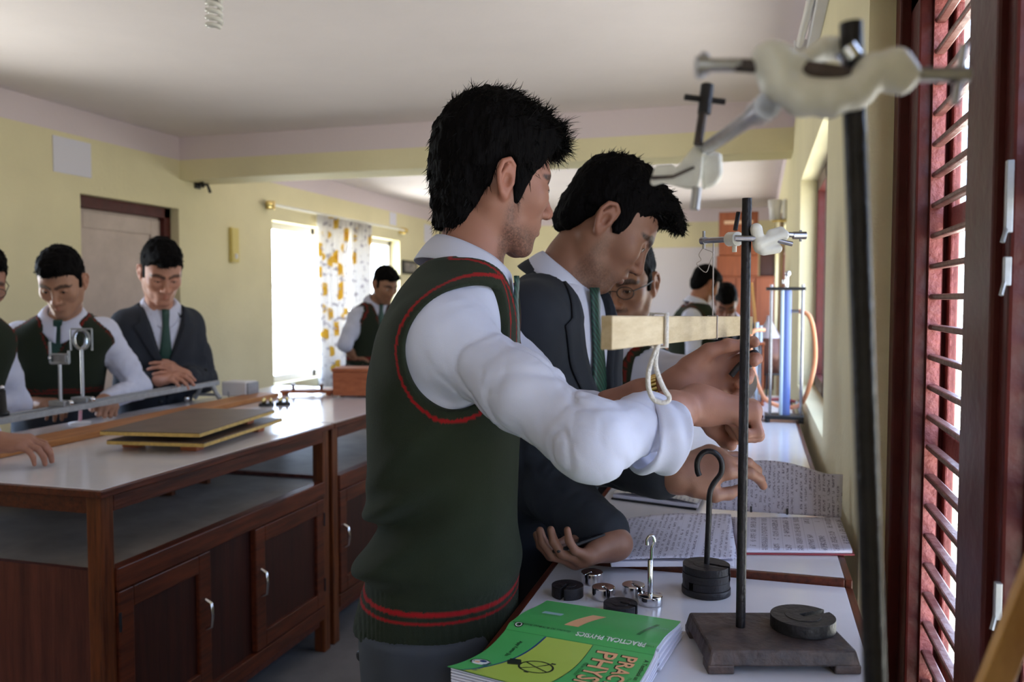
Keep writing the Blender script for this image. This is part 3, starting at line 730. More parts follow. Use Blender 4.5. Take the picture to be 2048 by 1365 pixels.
def head_color(p, skin, beard=.5, mous=.5):
    skin = np.array(skin[:3]); c = np.tile(skin, (len(p), 1)); x, y, z = p[:, 0], np.abs(p[:, 1]), p[:, 2]
    n = vnoise(p.astype(f4), 60, 3)[:, None]; c = c*(1+.06*n); n2 = vnoise(p.astype(f4), 700, 5)
    def mixin(w, col): w = np.clip(w, 0, 1)[:, None]; return c*(1-w)+np.array(col)*w
    sm = lambda v, a, b: np.clip((v-a)/(b-a), 0, 1)**2*(3-2*np.clip((v-a)/(b-a), 0, 1))
    # warmer ears, nose and cheeks
    c = mixin(.30*sm(y, .07, .085), skin*np.array([1.25, .85, .8])); c = mixin(.2*sm(x, .098, .115)*sm(-z, 0, .02), skin*np.array([1.2, .85, .82]))
    # lips
    dl = np.minimum(s_cap((.1005, 0, -.0525), (.087, .022, -.057), .0065, .0035)(np.stack([x, y, z], 1)), s_cap((.0985, 0, -.0655), (.086, .020, -.0615), .0078, .004)(np.stack([x, y, z], 1)))
    # beard shadow: jaw, chin, lip
    jawz = sm(-z, .050, .085)*sm(x, -.005, .02)*(x < .12)
    sidez = sm(-z, .0, .05)*sm(x, -.004, .012)*sm(-x, -.050, -.018)*sm(y, .04, .055)
    b = np.clip(np.maximum(jawz, .75*sidez)*(.72+.55*n2), 0, 1)*beard
    mo = sm(-z, .034, .042)*sm(z, -.0535, -.046)*sm(x, .078, .09)*(y < .030)*(.8+.5*n2)*mous
    c = mixin(np.clip(np.maximum(b, mo), 0, .92), (.018, .013, .012))
    c = mixin(.55*(1-sm(dl, -.001, .0025)), skin*np.array([.95, .55, .55]))
    # eyebrows, lash line
    db = s_chain([(0, .013, .0290), (0, .027, .0345), (0, .044, .0335), (0, .056, .0275)], [.0056, .0062, .0055, .0030])(np.stack([x*0, y, z], 1))+np.where(x > .05, 0, .05)
    c = mixin(.95*(1-sm(db, .0, .004))*(.85+.3*n2), (.008, .006, .006))
    de = np.abs(s_ell((.094, .033, .0060), (.012, .0145, .0044))(np.stack([x, y, z], 1)))
    c = mixin(.85*(1-sm(de, .0006, .0022))*(z > .0055)*(x > .07), (.012, .009, .009))
    c = mixin(.9*(1-sm(s_ell((.109, .0065, -.0385), (.006, .0035, .004))(np.stack([x, y, z], 1)), .0, .002)), skin*.12)  # shade of the nostril hollows painted into the skin colour
    return c
# ================================================================== HAND
FL = [(.043, .026, .021), (.047, .030, .022), (.043, .028, .022), (.034, .021, .020)]
FR = [.0092, .0095, .0090, .0080]
def hand_field(wrist, fwd, normal, side, bends, spread=(.12, .04, -.05, -.15), thumb=None, scale=1.0, fore=None, fore_r=.028):
    """normal points out of the palm; side=+1 when the thumb lies along normal x fwd (left hand), -1 for a right hand.
    bends: per finger (mcp, pip, dip); thumb: three joint points in palm coordinates (fwd, thumbwards, palmwards)"""
    w = np.array(wrist); F = np.array(Vector(fwd).normalized()); n = np.array(normal, float); n -= F*(n@F); n /= np.linalg.norm(n)
    T = np.cross(n, F)*side; S = scale
    L = lambda a, b, c: w+(F*a+T*b+n*c)*S
    mcps = [(.090, .026, -.004), (.093, .006, -.006), (.088, -.014, -.004), (.080, -.031, .0)]
    fs = []; info = []
    pal = [s_cap(L(.012, .012*(1-i*.55), .002), L(*mcps[i]), .0165*S, .0125*S) for i in range(4)]
    pal.append(s_cap(L(.03, .018, .008), L(.055, .030, .008), .017*S, .013*S))      # ball of the thumb
    pal.append(s_cap(L(.02, -.014, .006), L(.06, -.026, .008), .014*S, .011*S))     # heel
    palm = s_union(pal, .022*S)
    for i in range(4):
        b = bends[i]; ang = 0; q = np.array(mcps[i]); sp = spread[i]; pts = [q]; rr = [FR[i]*1.18]
        for k in range(3):
            ang += b[k]; l = FL[i][k]
            q = q+np.array([math.cos(ang)*math.cos(sp)*l, math.sin(sp)*l*abs(math.cos(ang*.5)), math.sin(ang)*l]); pts.append(q); rr.append(FR[i]*(1.02, .94, .80)[k])
        W = [L(*q) for q in pts]; fs.append(s_chain(W, [r*S for r in rr], .004*S))
        info.append((W, pts, ang))
    th = thumb or [(.032, .030, .010), (.062, .052, .016), (.088, .058, .020), (.108, .058, .022)]
    fs.append(s_chain([L(*q) for q in th], [.0165*S, .0125*S, .0108*S, .0088*S], .006*S))
    fin = s_union(fs, .0035*S)
    fo = np.array(fore) if fore is not None else w-F*.1*S
    arm = s_chain([fo, fo*.5+w*.5, w, L(.018, 0, 0)], [fore_r*1.12*S, fore_r*S, .0245*S, .022*S], .02)
    def f(p): return smin(smin(palm(p), arm(p), .022*S), fin(p), .009*S)
    pts = np.array([x for W, _, _ in info for x in W]+[L(*q) for q in th]+[w, fo])
    f.lo = pts.min(0)-.045; f.hi = pts.max(0)+.045; f.nails = [(W[3], W[2], n, F) for W, _, _ in info]; f.L = L
    return f
REST = [(.35, .45, .3), (.45, .5, .3), (.5, .55, .35), (.55, .6, .35)]
FIST = [(1.35, 1.65, 1.0), (1.4, 1.7, 1.0), (1.45, 1.7, 1.0), (1.5, 1.65, 1.0)]
def hand_color(p, skin, f):
    c = np.tile(np.array(skin[:3]), (len(p), 1)); c = c*(1+.08*vnoise(p.astype(f4), 90, 2)[:, None])
    for (tip, prev, n, F) in f.nails:
        d = (np.array(tip)-np.array(prev)); d = d/np.linalg.norm(d); up = -(n-d*(n@d)); up = up/np.linalg.norm(up)
        q = p-(np.array(tip)+up*.006); w = np.clip(1.2-ln(q)/.0065, 0, 1)*(q@up > -.004)
        c = c*(1-.5*w[:, None])+np.array(skin[:3])*np.array([1.6, 1.45, 1.5])*.5*w[:, None]
    return c
# ================================================================== PEOPLE
def poly_sdf(poly):
    V = np.array(poly, dtype=f4)
    def f(x, y):
        d = np.full(len(x), 1e9, f4); s = np.ones(len(x), f4); n = len(V); j = n-1
        for i in range(n):
            ex, ey = V[j]-V[i]; wx = x-V[i, 0]; wy = y-V[i, 1]
            t = np.clip((wx*ex+wy*ey)/max(ex*ex+ey*ey, 1e-12), 0, 1); bx = wx-ex*t; by = wy-ey*t; d = np.minimum(d, bx*bx+by*by)
            c1 = y >= V[i, 1]; c2 = y < V[j, 1]; c3 = ex*wy > ey*wx
            flip = (c1 & c2 & c3) | (~c1 & ~c2 & ~c3); s = np.where(flip, -s, s); j = i
        return s*np.sqrt(d)
    return f
HAIRLINE = [(.125, .088), (.092, .078), (.070, .066), (.055, .044), (.043, .022), (.030, .004), (.026, -.030), (.010, -.033), (.004, -.002), (.001, .026), (-.012, .037), (-.030, .027), (-.038, .0), (-.038, -.035), (-.050, -.066), (-.075, -.088), (-.14, -.085), (-.16, .0), (-.16, .20), (0, .24), (.16, .20)]
def hair_field(style):
    vol = [s_ell((-.012, 0, .056), style.get('base', (.104, .083, .096)))]+[s_ell(c, r) for c, r in style.get('extra', [])]
    side = s_ell((.017, .0655, .006), (.0155, .0135, .047)); line = poly_sdf(style.get('line', HAIRLINE)); amp = style.get('amp', .003); fr = style.get('freq', 90)
    ear = s_ell((EAR_X-.004, EAR_Y+.008, .004), (.021, .016, .034))
    def f(p):
        q = p.copy(); q[:, 1] = np.abs(q[:, 1]); d = vol[0](q)
        for g in vol[1:]: d = smin(d, g(p), .03)
        d = smin(d, side(q), .012)
        e = vnoise(p*A3((1, 1, .45)), fr, 4)*amp + vnoise(p*A3((1, 1, .5)), fr*2.3, 9)*amp*.5
        e = e*np.where(p[:, 0] > -.01, np.clip((p[:, 2]+.01)/.06, .25, 1), 1)+.0075*style.get('wob', 1)*np.clip((p[:, 0]-.05)/.03, 0, 1)*vnoise(p*A3((.5, 1, .3)), 62, 14)
        wob = np.where(p[:, 0] > .04, .008*vnoise(np.stack([q[:, 1]*0, p[:, 1], q[:, 1]*0], 1).astype(f4), 34, 12)*1.5-.8*np.maximum(q[:, 1]-.028, 0), 0)*style.get('wob', 1)
        d = smax(d+e, line(p[:, 0]+e*1.2, p[:, 2]+e+wob), .006)
        return smax(d, -ear(q), .004)
    return f
def strands(vs, nrm, n, L, Rm, o, flow, width=.0009, seed=1, region=None, curl=.3):
    """tapered hair ribbons rooted on the hair surface, local head axes -> world"""
    rg = np.random.default_rng(seed); ok = np.arange(len(vs)) if region is None else np.where(region(vs))[0]
    if len(ok) == 0: return None
    idx = rg.choice(ok, n); p = vs[idx]+rg.normal(0, .0012, (n, 3)); nn = nrm[idx]; d = flow(p, nn)+rg.normal(0, .28, (n, 3)); d /= ln(d)[:, None]
    l = L(p)*rg.uniform(.45, 1.15, n); side = np.cross(d, rg.normal(0, 1, (n, 3))); side /= ln(side)[:, None]; cv = np.cross(d, side)*rg.uniform(-curl, curl, (n, 1))
    out = []; K = 5; p = p-nn*.004
    for k in range(K):
        t = k/(K-1); c = p+d*(l*t)[:, None]+cv*(l*t*t)[:, None]; w = width*(1-t)**.7+.00008
        out += [c-side*w, c+side*w]
    V = np.stack(out, 1).reshape(-1, 3); base = np.arange(n)[:, None]*2*K
    F = np.concatenate([base+np.array([[2*k, 2*k+1, 2*k+3, 2*k+2]]) for k in range(K-1)], 0)
    return V@Rm.T+o, F
def normals_of(vs, fc):
    a, b, c, d = vs[fc[:, 0]], vs[fc[:, 1]], vs[fc[:, 2]], vs[fc[:, 3]]; n = np.cross(c-a, d-b); out = np.zeros_like(vs)
    for i in range(4): np.add.at(out, fc[:, i], n)
    return out/np.maximum(ln(out), 1e-12)[:, None]
def ik(sh, wr, l1, l2, pole):
    sh = np.array(sh, float); wr = np.array(wr, float); D = wr-sh; d = np.linalg.norm(D); D = D/d
    dd = min(d, (l1+l2)*.998); a = (l1*l1-l2*l2+dd*dd)/(2*dd); h = math.sqrt(max(l1*l1-a*a, 1e-6))
    pl = np.array(pole, float); pl -= D*(pl@D); pl /= max(np.linalg.norm(pl), 1e-6)
    return sh+D*a*(d/dd)+pl*h
class Torso:
    def __init__(s, secs, yaw):
        """secs: (point, half width, half depth), rising z"""
        s.f = np.array([math.cos(yaw), math.sin(yaw), 0]); s.l = np.array([-math.sin(yaw), math.cos(yaw), 0])
        z = np.array([q[0][2] for q in secs]); s.z = np.linspace(z[0], z[-1], 160)
        arr = np.array([[q[0][0], q[0][1], q[1], q[2]] for q in secs]); k = 17; ker = np.hanning(k+2)[1:-1]; ker /= ker.sum()
        s.t = [np.convolve(np.pad(np.interp(s.z, z, arr[:, i]), k//2, 'edge'), ker, 'valid') for i in range(4)]
        s.z0, s.z1 = z[0], z[-1]
    def uv(s, p):
        z = np.clip(p[:, 2], s.z0, s.z1); cx, cy, a, b = [np.interp(z, s.z, t) for t in s.t]
        qx = p[:, 0]-cx; qy = p[:, 1]-cy
        return qx*s.l[0]+qy*s.l[1], qx*s.f[0]+qy*s.f[1], a, b
    def d(s, p, off=0., e=2.35):
        u, v, a, b = s.uv(p); k = ((np.abs(u)/(a+off))**e+(np.abs(v)/(b+off))**e)**(1/e)
        return smax((k-1)*(np.minimum(a, b)+off)*.93, p[:, 2]-s.z1-off*.5, .03)
    def at(s, z): return np.array([np.interp(z, s.z, s.t[0]), np.interp(z, s.z, s.t[1]), z])
def surf(f, o, d, t0=.35, n=40):
    """outermost hit of the field along o + d*t, coming inwards"""
    o = np.array(o, float); d = np.array(d, float); t = t0
    for _ in range(n):
        v = float(f((o+d*t)[None].astype(f4))[0]); t -= max(v, 0)*.8
        if v < .0004: break
    return o+d*max(t, 0)
def drape(f, O, axis_d, rows, off):
    """rows of (start point fn) -> points laid on the field"""
    return [[tuple(surf(f, o, axis_d)+np.array(axis_d)*off) for o in r] for r in rows]
def collar_mesh(C, A, Fw, r0=.058, r1=.078, h=.044, point=.062, gap=.10, drop=.0, nphi=48):
    C = np.array(C, float); A = np.array(A, float)/np.linalg.norm(A); Fw = np.array(Fw, float); Fw -= A*(Fw@A); Fw /= np.linalg.norm(Fw); L = np.cross(A, Fw)
    rows = []
    for k in range(nphi):
        ph = gap+(2*math.pi-2*gap)*k/(nphi-1); c = math.cos(ph); fr = (c+1)/2; fp = max(0, (c-.55)/.45)
        dirv = Fw*c+L*math.sin(ph)
        ht = h*(1-.72*fr**1.3); hb = -.004-.022*fr**1.5-point*fp**1.6-drop*fr
        r0e = r0*(1-.06*fr); r1e = r1*(1+.05*math.sin(ph)**2)-.006*fp
        row = []
        for s in np.linspace(0, 1, 9):
            if s < .3: q = s/.3; r = r0e; z = -.012*(1-q)*1.0+ht*q-.012*0; z = (ht-.030)*(1-q)+ht*q
            else: q = (s-.3)/.7; r = r0e+.004+(r1e-r0e-.004)*(q**.8); z = ht*(1-q)**1.0+hb*q+.004*math.sin(math.pi*q)
            row.append(tuple(C+dirv*r+A*z))
        rows.append(row)
    return rows
GREEN = np.array(srgb(41, 47, 36)[:3]); REDT = np.array(srgb(150, 26, 30)[:3]); SHIRT = np.array(srgb(202, 204, 222)[:3])
COATC = np.array(srgb(46, 49, 56)[:3]); TIEC = np.array(srgb(20, 58, 46)[:3]); TROU = np.array(srgb(68, 72, 80)[:3])
def solidcol(c): return lambda p: np.tile(np.array(c), (len(p), 1))*(1+.06*vnoise(p.astype(f4), 40, 1)[:, None])

def person(label, yaw, pelvis, head, head_fwd, roll=0, lean=0, H=1.0, outfit='vest', skin=srgb(150, 100, 78), hair=None, arms=None,
           res=(.0035, .0032, .008), torso=None, shoulders=None, beard=.3, mous=.35, glasses=False, neck_base=None, sleeve='long', nstr=250, folds=None, eye_open=.003, feet=None, extra=None, ry=None, beltz=None, coat_len=None, tie=True, iris=True, wide=1.0, vdepth=.155, hsc=1.0):
    yaw = math.radians(yaw); f = np.array([math.cos(yaw), math.sin(yaw), 0.]); l = np.array([-math.sin(yaw), math.cos(yaw), 0.]); up = np.array([0, 0, 1.])
    base = np.array([pelvis[0], pelvis[1], 0.]); ln_ = math.radians(lean); pz = .90*H
    root = thing('person', label, 'person', (pelvis[0], pelvis[1], 0.0))
    def loc(z, fw=0., lt=0.):
        dz = (z*H-pz); w = min(max(dz/(.25*H), 0), 1); a = ln_*w; x = dz*math.sin(a)+fw; zz = pz+dz*math.cos(a) if dz > 0 else z*H
        return base+f*x+l*lt+up*zz
    if torso is None:
        torso = [(loc(.78), .150*wide, .112), (loc(.90), .158*wide, .116), (loc(1.03), .142*wide, .104), (loc(1.16), .155*wide, .112), (loc(1.27), .165*wide, .116), (loc(1.345), .155*wide, .100), (loc(1.40), .115*wide, .080), (loc(1.44), .070, .062)]
    T = Torso(torso, yaw); nb = np.array(neck_base) if neck_base is not None else np.array(torso[-1][0])
    if shoulders is None:
        shoulders = {'R': loc(1.365, .0, -.178*wide), 'L': loc(1.365, .0, .178*wide)}
    shoulders = {k: np.array(v) for k, v in shoulders.items()}
    Hc = np.array(head); Rm = frame(head_fwd, roll)*hsc; toL = lambda p: (p-Hc)@Rm/(hsc*hsc)
    hs = H if H < 1 else 1.0
    # ---------------- arms
    AR = {}
    for s in 'RL':
        a = (arms or {}).get(s)
        sg = 1 if s == 'L' else -1
        if a is None:
            a = dict(wrist=loc(.80, .06, sg*.23), fwd=-up+f*.3, normal=-l*sg, pole=-f, bends=REST)
        wr = np.array(a['wrist']); el = np.array(a['elbow']) if 'elbow' in a else ik(shoulders[s], wr, .285*H, .25*H, a.get('pole', -f-up*.5))
        hf = hand_field(wr, a.get('fwd', wr-el), a['normal'], sg, a.get('bends', REST), a.get('spread', (.12, .04, -.05, -.15)), a.get('thumb'), a.get('scale', .98), fore=wr+(el-wr)*.55, fore_r=.030)
        AR[s] = dict(sh=shoulders[s], el=el, wr=wr, hand=hf, a=a)
    # ---------------- body: head and neck, hands and forearms, covered trunk and limbs
    nloc = [(-.018, 0, -.03), tuple((toL((Hc+Rm@np.array([-.02, 0, -.06]))*.5+nb*.5)*np.array([1, .6, 1]))), tuple(toL(nb-up*.02+f*.005))]
    hd = head_field(nloc, [.050, .052, .058], eye_open)
    cut = nb+(np.array(Hc)-nb)*.02-up*.03; axis = (np.array(Hc)-nb); axis /= np.linalg.norm(axis)
    cl = toL(cut); al = axis@Rm/hsc
    hfield = lambda p: smax(hd(p), -((p-A3(cl))@A3(al)), .004)
    bl = np.minimum(np.array([-.115, -.10, -.12]), np.minimum(cl-.06, cl+.0)); bh = np.maximum(np.array([.135, .10, .14]), cl+.065)
    bl[1], bh[1] = min(bl[1], cl[1]-.07), max(bh[1], cl[1]+.07)
    vs, fc = polygonise(hfield, bl, bh, res[0]); hcol = head_color(vs, skin, beard, mous)
    pieces = [(vs@Rm.T+Hc, fc)]; cols = [hcol]
    for s in 'RL':
        h = AR[s]['hand']; v, q = polygonise(h, h.lo, h.hi, res[1]); pieces.append((v, q)); cols.append(hand_color(v, skin, h))
    knees = {}; legs = []
    for s, sg in (('R', -1), ('L', 1)):
        hp = np.array(torso[1][0])*np.array([1, 1, 0])+l*sg*.085+up*.88*H; ft = (np.array(feet[s]) if feet else base+l*sg*.11+f*-.02)*np.array([1, 1, 0])
        kn = (hp+ft)/2+f*.03+up*.03; an = ft+up*.085; legs.append((hp, kn, an, ft))
    under = s_union([lambda p: smax(smax(T.d(p, -.012), max(T.z0, .80*H)-p[:, 2], .02), p[:, 2]-(T.z1-.02), .02)]+[s_chain([AR[s]['sh'], AR[s]['el'], AR[s]['wr']*.6+AR[s]['el']*.4], [.045, .036, .028], .01) for s in 'RL']+[s_chain([a, b, c], [.062, .046, .034], .02) for a, b, c, _ in legs], .03)
    allp = np.array([AR[s][k] for s in 'RL' for k in ('sh', 'el', 'wr')]+[q[0] for q in torso]); lo = allp.min(0)-.17; hi = allp.max(0)+.14; lo[2] = .05
    v, q = polygonise(under, lo, hi, .018); pieces.append((v, q)); cols.append(np.tile(np.array(skin[:3]), (len(v), 1)))
    body = np_object('body', pieces, M['skin'], root, cols)
    # ---------------- eyes
    for sy in (-1, 1):
        m = MB(); c = Hc+Rm@np.array([.0800, .032*sy, .009]); m.sphere(c, .0124, 16, 12); m.mi = 1
        g = Rm@np.array([.97, 0.0, -.10 if eye_open < .0035 else -.04]); g = g/np.linalg.norm(g)
        m.lathe([(.0062, .0108), (.005, .0120), (.0, .0129)], tuple(c), tuple(g), n=16)
        m.build('eye', [M['eye_white'], M['iris']], root)
    # ---------------- hair
    st = hair or {}; hfun = hair_field(st); hl = np.array([-.15, -.115, -.10]); hh = np.array([.175, .115, .23])
    hv, hq = polygonise(hfun, hl, hh, st.get('res', res[0]*1.0)); hn = normals_of(hv, hq)
    hp_ = [(hv@Rm.T+Hc, hq, 0)]
    for k, S in enumerate(st.get('strands', [])):
        r = strands(hv, hn, S['n'], S['L'], Rm, Hc, S['flow'], S.get('w', .0009), 11+k, S.get('region'), S.get('curl', .3))
        if r: hp_.append((r[0], r[1], 1))
    np_object('hair', hp_, [M['hair'], M['hair_strand']], root)
    # ---------------- shirt
    cres = res[2]; fold = folds or (lambda p, w: 0)
    def armhole(p, grow=0.):
        out = None
        for s, sg in (('R', -1), ('L', 1)):
            u, vv, a_, b_ = T.uv(p); sh = AR[s]['sh']; us, vs_, _, _ = T.uv(sh[None]); zc = sh[2]-.018
            ad = AR[s]['el']-sh; ad = ad/np.linalg.norm(ad); push = .040*float(ad@f)
            e = np.sqrt(((vv-vs_[0]-push)/.070)**2+((p[:, 2]-zc)/.088)**2); e = (e-1)*.075
            d = np.maximum(e-grow, (abs(us[0])-.052)-u*sg)
            out = d if out is None else np.minimum(out, d)
        return out
    def yoke(p, off):
        d = T.d(p, off)
        for s in 'RL':
            sh = AR[s]['sh']; inn = nb*.55+sh*.45-up*.03
            d = smin(d, s_cap(inn, sh-up*.006, .052+off, .056+off)(p), .05)
        return d
    def sleeve_f(s, off, to=1.0, r=None):
        A = AR[s]; e = A['el']+(A['wr']-A['el'])*to; r = r or A['a'].get('sleeve_r', (.057, .049, .040))
        return s_chain([A['sh'], A['sh']*.45+A['el']*.55, A['el'], e], [r[0]+off, r[0]*.93+off, r[1]+off, r[2]+off], .03)
    def arm_fold(s, p, amp=.0044):
        A = AR[s]; out = np.zeros(len(p), f4)
        for o, e in ((A['sh'], A['el']), (A['el'], A['wr'])):
            ax1 = e-o; L1 = np.linalg.norm(ax1); ax1 = ax1/L1; rel = p-o; al_ = rel@ax1; t = al_/L1; pe = rel-np.outer(al_, ax1)
            w = np.clip(1-np.abs(t-.5)*2+.35, 0, 1)*(.45+.75*np.exp(-((t-(1 if o is A['sh'] else 0))/.35)**2)+.4*np.exp(-(t/.22)**2)*(o is A['sh']))
            q = pe*.62+np.outer(al_+.55*pe[:, 2]-.25*pe[:, 1], ax1)*1.15+vnoise(p, 8, 6)[:, None]*.028
            n1 = vnoise(q.astype(f4), 20, 2); n2 = vnoise((q+.31).astype(f4), 44, 5)
            out += amp*w*(1.15*np.exp(-(n1/.14)**2)+.5*np.exp(-(n2/.18)**2)-.45+.7*n1)
        return out
    to = (arms or {}).get('sleeve_to', .88)
    sh_zb = (beltz or .95*H)-.005
    def shirt_f(p):
        d = smax(yoke(p, .002)+fold(p, T), sh_zb-p[:, 2], .01)
        for s in 'RL': d = smin(d, sleeve_f(s, .0, AR[s]['a'].get('sleeve_to', to))(p)+arm_fold(s, p), .03)
        ncut = s_cap(nb-axis*.02, nb+axis*.2, .057)
        return smax(d, -ncut(p), .004)
    lo2 = allp.min(0)-.15; hi2 = allp.max(0)+.12; lo2[2] = min(sh_zb-.03, allp[:, 2].min()-.08); hi2[2] = max(nb[2]+.06, hi2[2])
    v, q = polygonise(shirt_f, lo2, hi2, cres if outfit != 'coat' else max(cres, .006))
    shirt = np_object('shirt', [(v, q)], M['shirt'], root, [solidcol(SHIRT)(v)])
    for s in 'RL':
        cu = AR[s]['a'].get('cuff')
        if cu:
            ca, cb, r0, r1 = np.array(cu[0]), np.array(cu[1]), cu[2], cu[3]; ax = cb-ca; Lc = np.linalg.norm(ax); ax /= Lc
            def cuff_f(p):
                t = (p-ca)@ax; rel = p-ca-np.outer(t, ax); rad = ln(rel)+.003*vnoise(p*A3((1, 1, 1)), 38, 3)+.0022*np.sin(t*170+rel[:, 2]*60); r = r0+(r1-r0)*np.clip(t/Lc, 0, 1)
                e = np.abs(rad-r)-.0042; e2 = np.maximum(-t, t-Lc); return smax(e, e2, .004)
            mid = (ca+cb)/2; v, q = polygonise(cuff_f, mid-.1, mid+.1, .0025); np_object('rolled_cuff', [(v, q)], M['shirt'], shirt, [solidcol(SHIRT)(v)])
    # collar
    cA = axis*.75+up*.35
    rows = collar_mesh(nb+up*.0-axis*.0+f*.004, cA, f, r0=.060, r1=.094, h=.046, point=.055)
    MB().grid(rows).build('collar', mat('shirt_collar_cloth', tuple(SHIRT)+(1,), .8, bump=.08, bscale=500, spec=.25), root, solid=.0022)
    # ---------------- vest or coat
    ztop = nb[2]; zV = ztop-vdepth
    def wedge(p, k, zv, side=0.):
        u, vv, a_, b_ = T.uv(p); return np.maximum((np.abs(u-side)-np.maximum(p[:, 2]-zv, -.05)*k)/math.sqrt(1+k*k), -vv)
    if outfit == 'vest':
        hem = (beltz or .95*H)-.02
        def vest_f(p):
            fo = fold(p, T)
            hz = np.clip(1-(p[:, 2]-hem)/.05, 0, 1)
            d = yoke(p, .013)+fo+.004*hz*0
            d = smax(d, hem-p[:, 2], .006)
            d = smax(d, -armhole(p), .006)
            ncut = s_cap(nb-axis*.015+f*.004, nb+axis*.2, .080); d = smax(d, -ncut(p), .008)
            return smax(d, -wedge(p, .42, zV), .006)
        v, q = polygonise(vest_f, lo2, hi2, cres); p32 = v.astype(f4)
        c = solidcol(GREEN)(v)
        def band(w, a, b): return ((w > a) & (w < b))[:, None]
        ah = armhole(p32); wd = np.minimum(wedge(p32, .42, zV), s_cap(nb-axis*.015+f*.004, nb+axis*.2, .080)(p32)); hz = v[:, 2]-hem
        for (w, a, b) in ((ah, .012, .0165), (wd, .011, .016), (hz, .046, .051), (hz, .058, .063)): c = np.where(band(w, a, b), REDT if cres < .006 else REDT*.55+GREEN*.45, c)
        np_object('vest', [(v, q)], M['knit'], root, [c])
        chest_f = shirt_f
    elif outfit == 'coat':
        hem = coat_len if coat_len is not None else .74*H
        def coat_f(p):
            d = smax(yoke(p, .019), hem-p[:, 2], .01)
            d = d+.004*vnoise(p*A3((1, 1, .5)), 14, 8)+(fold(p, T) if folds else 0)
            for s in 'RL': d = smin(d, sleeve_f(s, .010, AR[s]['a'].get('coat_to', .86), (.060, .052, .038))(p)+arm_fold(s, p, .0042), .03)
            ncut = s_cap(nb-axis*.015+f*.004, nb+axis*.2, .070); d = smax(d, -ncut(p), .008)
            d = smax(d, -wedge(p, .30, ztop-.30), .005)
            u, vv, a_, b_ = T.uv(p); return smax(d, -np.maximum(np.abs(u-.012)-.0015, np.maximum(-vv, p[:, 2]-(ztop-.28))), .003)
        v, q = polygonise(coat_f, lo2*np.array([1, 1, 0])+np.array([-.02, -.02, min(hem, lo2[2])-.03]), hi2+.02, cres)
        coat = np_object('coat', [(v, q)], M['suit'], root, [solidcol(COATC)(v)])
        # lapels and coat collar, laid on the coat
        cm = mat('coat_lapel_cloth', tuple(COATC)+(1,), .85, bump=.15, bscale=900, spec=.2)
        for sg in (-1, 1):
            rws = []
            for t in np.linspace(0, 1, 22):
                z = ztop-.29+(.29+.0)*t; ui = sg*(.006+.29*.30*t*.93); wdt = .010+.072*min(t/.72, 1)**.8 if t < .74 else .058-.05*(t-.74)/.26
                if .74 <= t < .79: wdt = .05
                rws.append([T.at(z)+l*(ui+sg*wdt*s) for s in np.linspace(-.05, 1, 6)])
            pts = drape(coat_f, None, f, rws, .0035)
            MB().grid(pts).build('lapel', cm, coat, solid=.003)
        rows = collar_mesh(nb-axis*.004+f*.002, cA, f, r0=.066, r1=.098, h=.030, point=.0, gap=.75, drop=.01)
        MB().grid(rows).build('coat_collar', cm, coat, solid=.004)
        for k in range(2):
            b = surf(coat_f, T.at(ztop-.33-.11*k)-l*.012, f); MB().lathe([(0, .004), (.008, .004), (.010, 0), (0, -.002)], tuple(b), tuple(f), n=14).build('button', M['black'], coat)
        for s in 'RL':
            A = AR[s]; axd = (A['wr']-A['el']); axd /= np.linalg.norm(axd); sd = np.cross(axd, f); 
            e = A['el']+(A['wr']-A['el'])*(AR[s]['a'].get('coat_to', .86)-.12); dirb = -np.array(A['a'].get('bdir', (0.2, 1, 0.3))); b = surf(coat_f, e, -dirb/np.linalg.norm(dirb)*1.0, .12)
            MB().lathe([(0, .004), (.007, .004), (.0085, 0), (0, -.002)], tuple(b), tuple(-dirb/np.linalg.norm(dirb)), n=14).build('button', M['black'], coat)
        chest_f = shirt_f
    # ---------------- tie
    if tie and outfit in ('vest', 'coat'):
        zt = ztop-.006; zb = (zV-.03) if outfit == 'vest' else ztop-.36; rws = []
        fwd2 = f
        for t in np.linspace(0, 1, 20):
            z = zt-.005-(zt-zb)*t; w = .017 if t < .14 else (.011+.026*min((t-.14)/.7, 1)); 
            rws.append([T.at(min(z, T.z1-.005))*np.array([1, 1, 0])+up*z+l*(w*s) for s in (-1, -.5, 0, .5, 1)])
        offk = []
        for t, r in zip(np.linspace(0, 1, 20), rws):
            zq = min(r[0][2], ztop-.055); row = []
            for o, s in zip(r, (-1, -.5, 0, .5, 1)):
                q = o.copy(); q[2] = zq; base_c = T.at(zq); h = surf(lambda p: T.d(p, .003), q+0, f, .3); h[2] = o[2]
                top_c = nb+f*.066; k = np.clip((o[2]-(ztop-.055))/.05, 0, 1); h = h+f*(((top_c-h)@f)*k)
                row.append(tuple(h+f*((.014 if t < .14 else .006)+.003*(1-abs(s)))))
            offk.append(row)
        ok_ = np.array(offk); 
        for _ in range(3): ok_[1:-1] = (ok_[:-2]+2*ok_[1:-1]+ok_[2:])/4
        offk = [[tuple(x) for x in r] for r in ok_]
        MB().grid(offk).build('tie', M['tie'], root, solid=.004)
    # ---------------- trousers and shoes
    zw = (beltz or .95*H)+.0
    def tr_f(p):
        d = smax(T.d(p, .0), (.76*H)-p[:, 2], .03)
        for a, b, c, ft in legs: d = smin(d, smax(s_chain([a-up*.02, b, c], [.088, .072, .066], .03)(p), .03-p[:, 2], .01), .04)
        d = smax(d, p[:, 2]-zw, .008)
        return d+.003*vnoise(p*A3((1, 1, .6)), 16, 5)
    L_ = np.array([x for lg in legs for x in lg]+[torso[0][0], torso[1][0]]); lo3 = L_.min(0)-.20; hi3 = L_.max(0)+.20; lo3[2] = 0; hi3[2] = zw+.03
    v, q = polygonise(tr_f, lo3, hi3, max(cres, .008))
    np_object('trousers', [(v, q)], M['suit'], root, [solidcol(TROU)(v)])
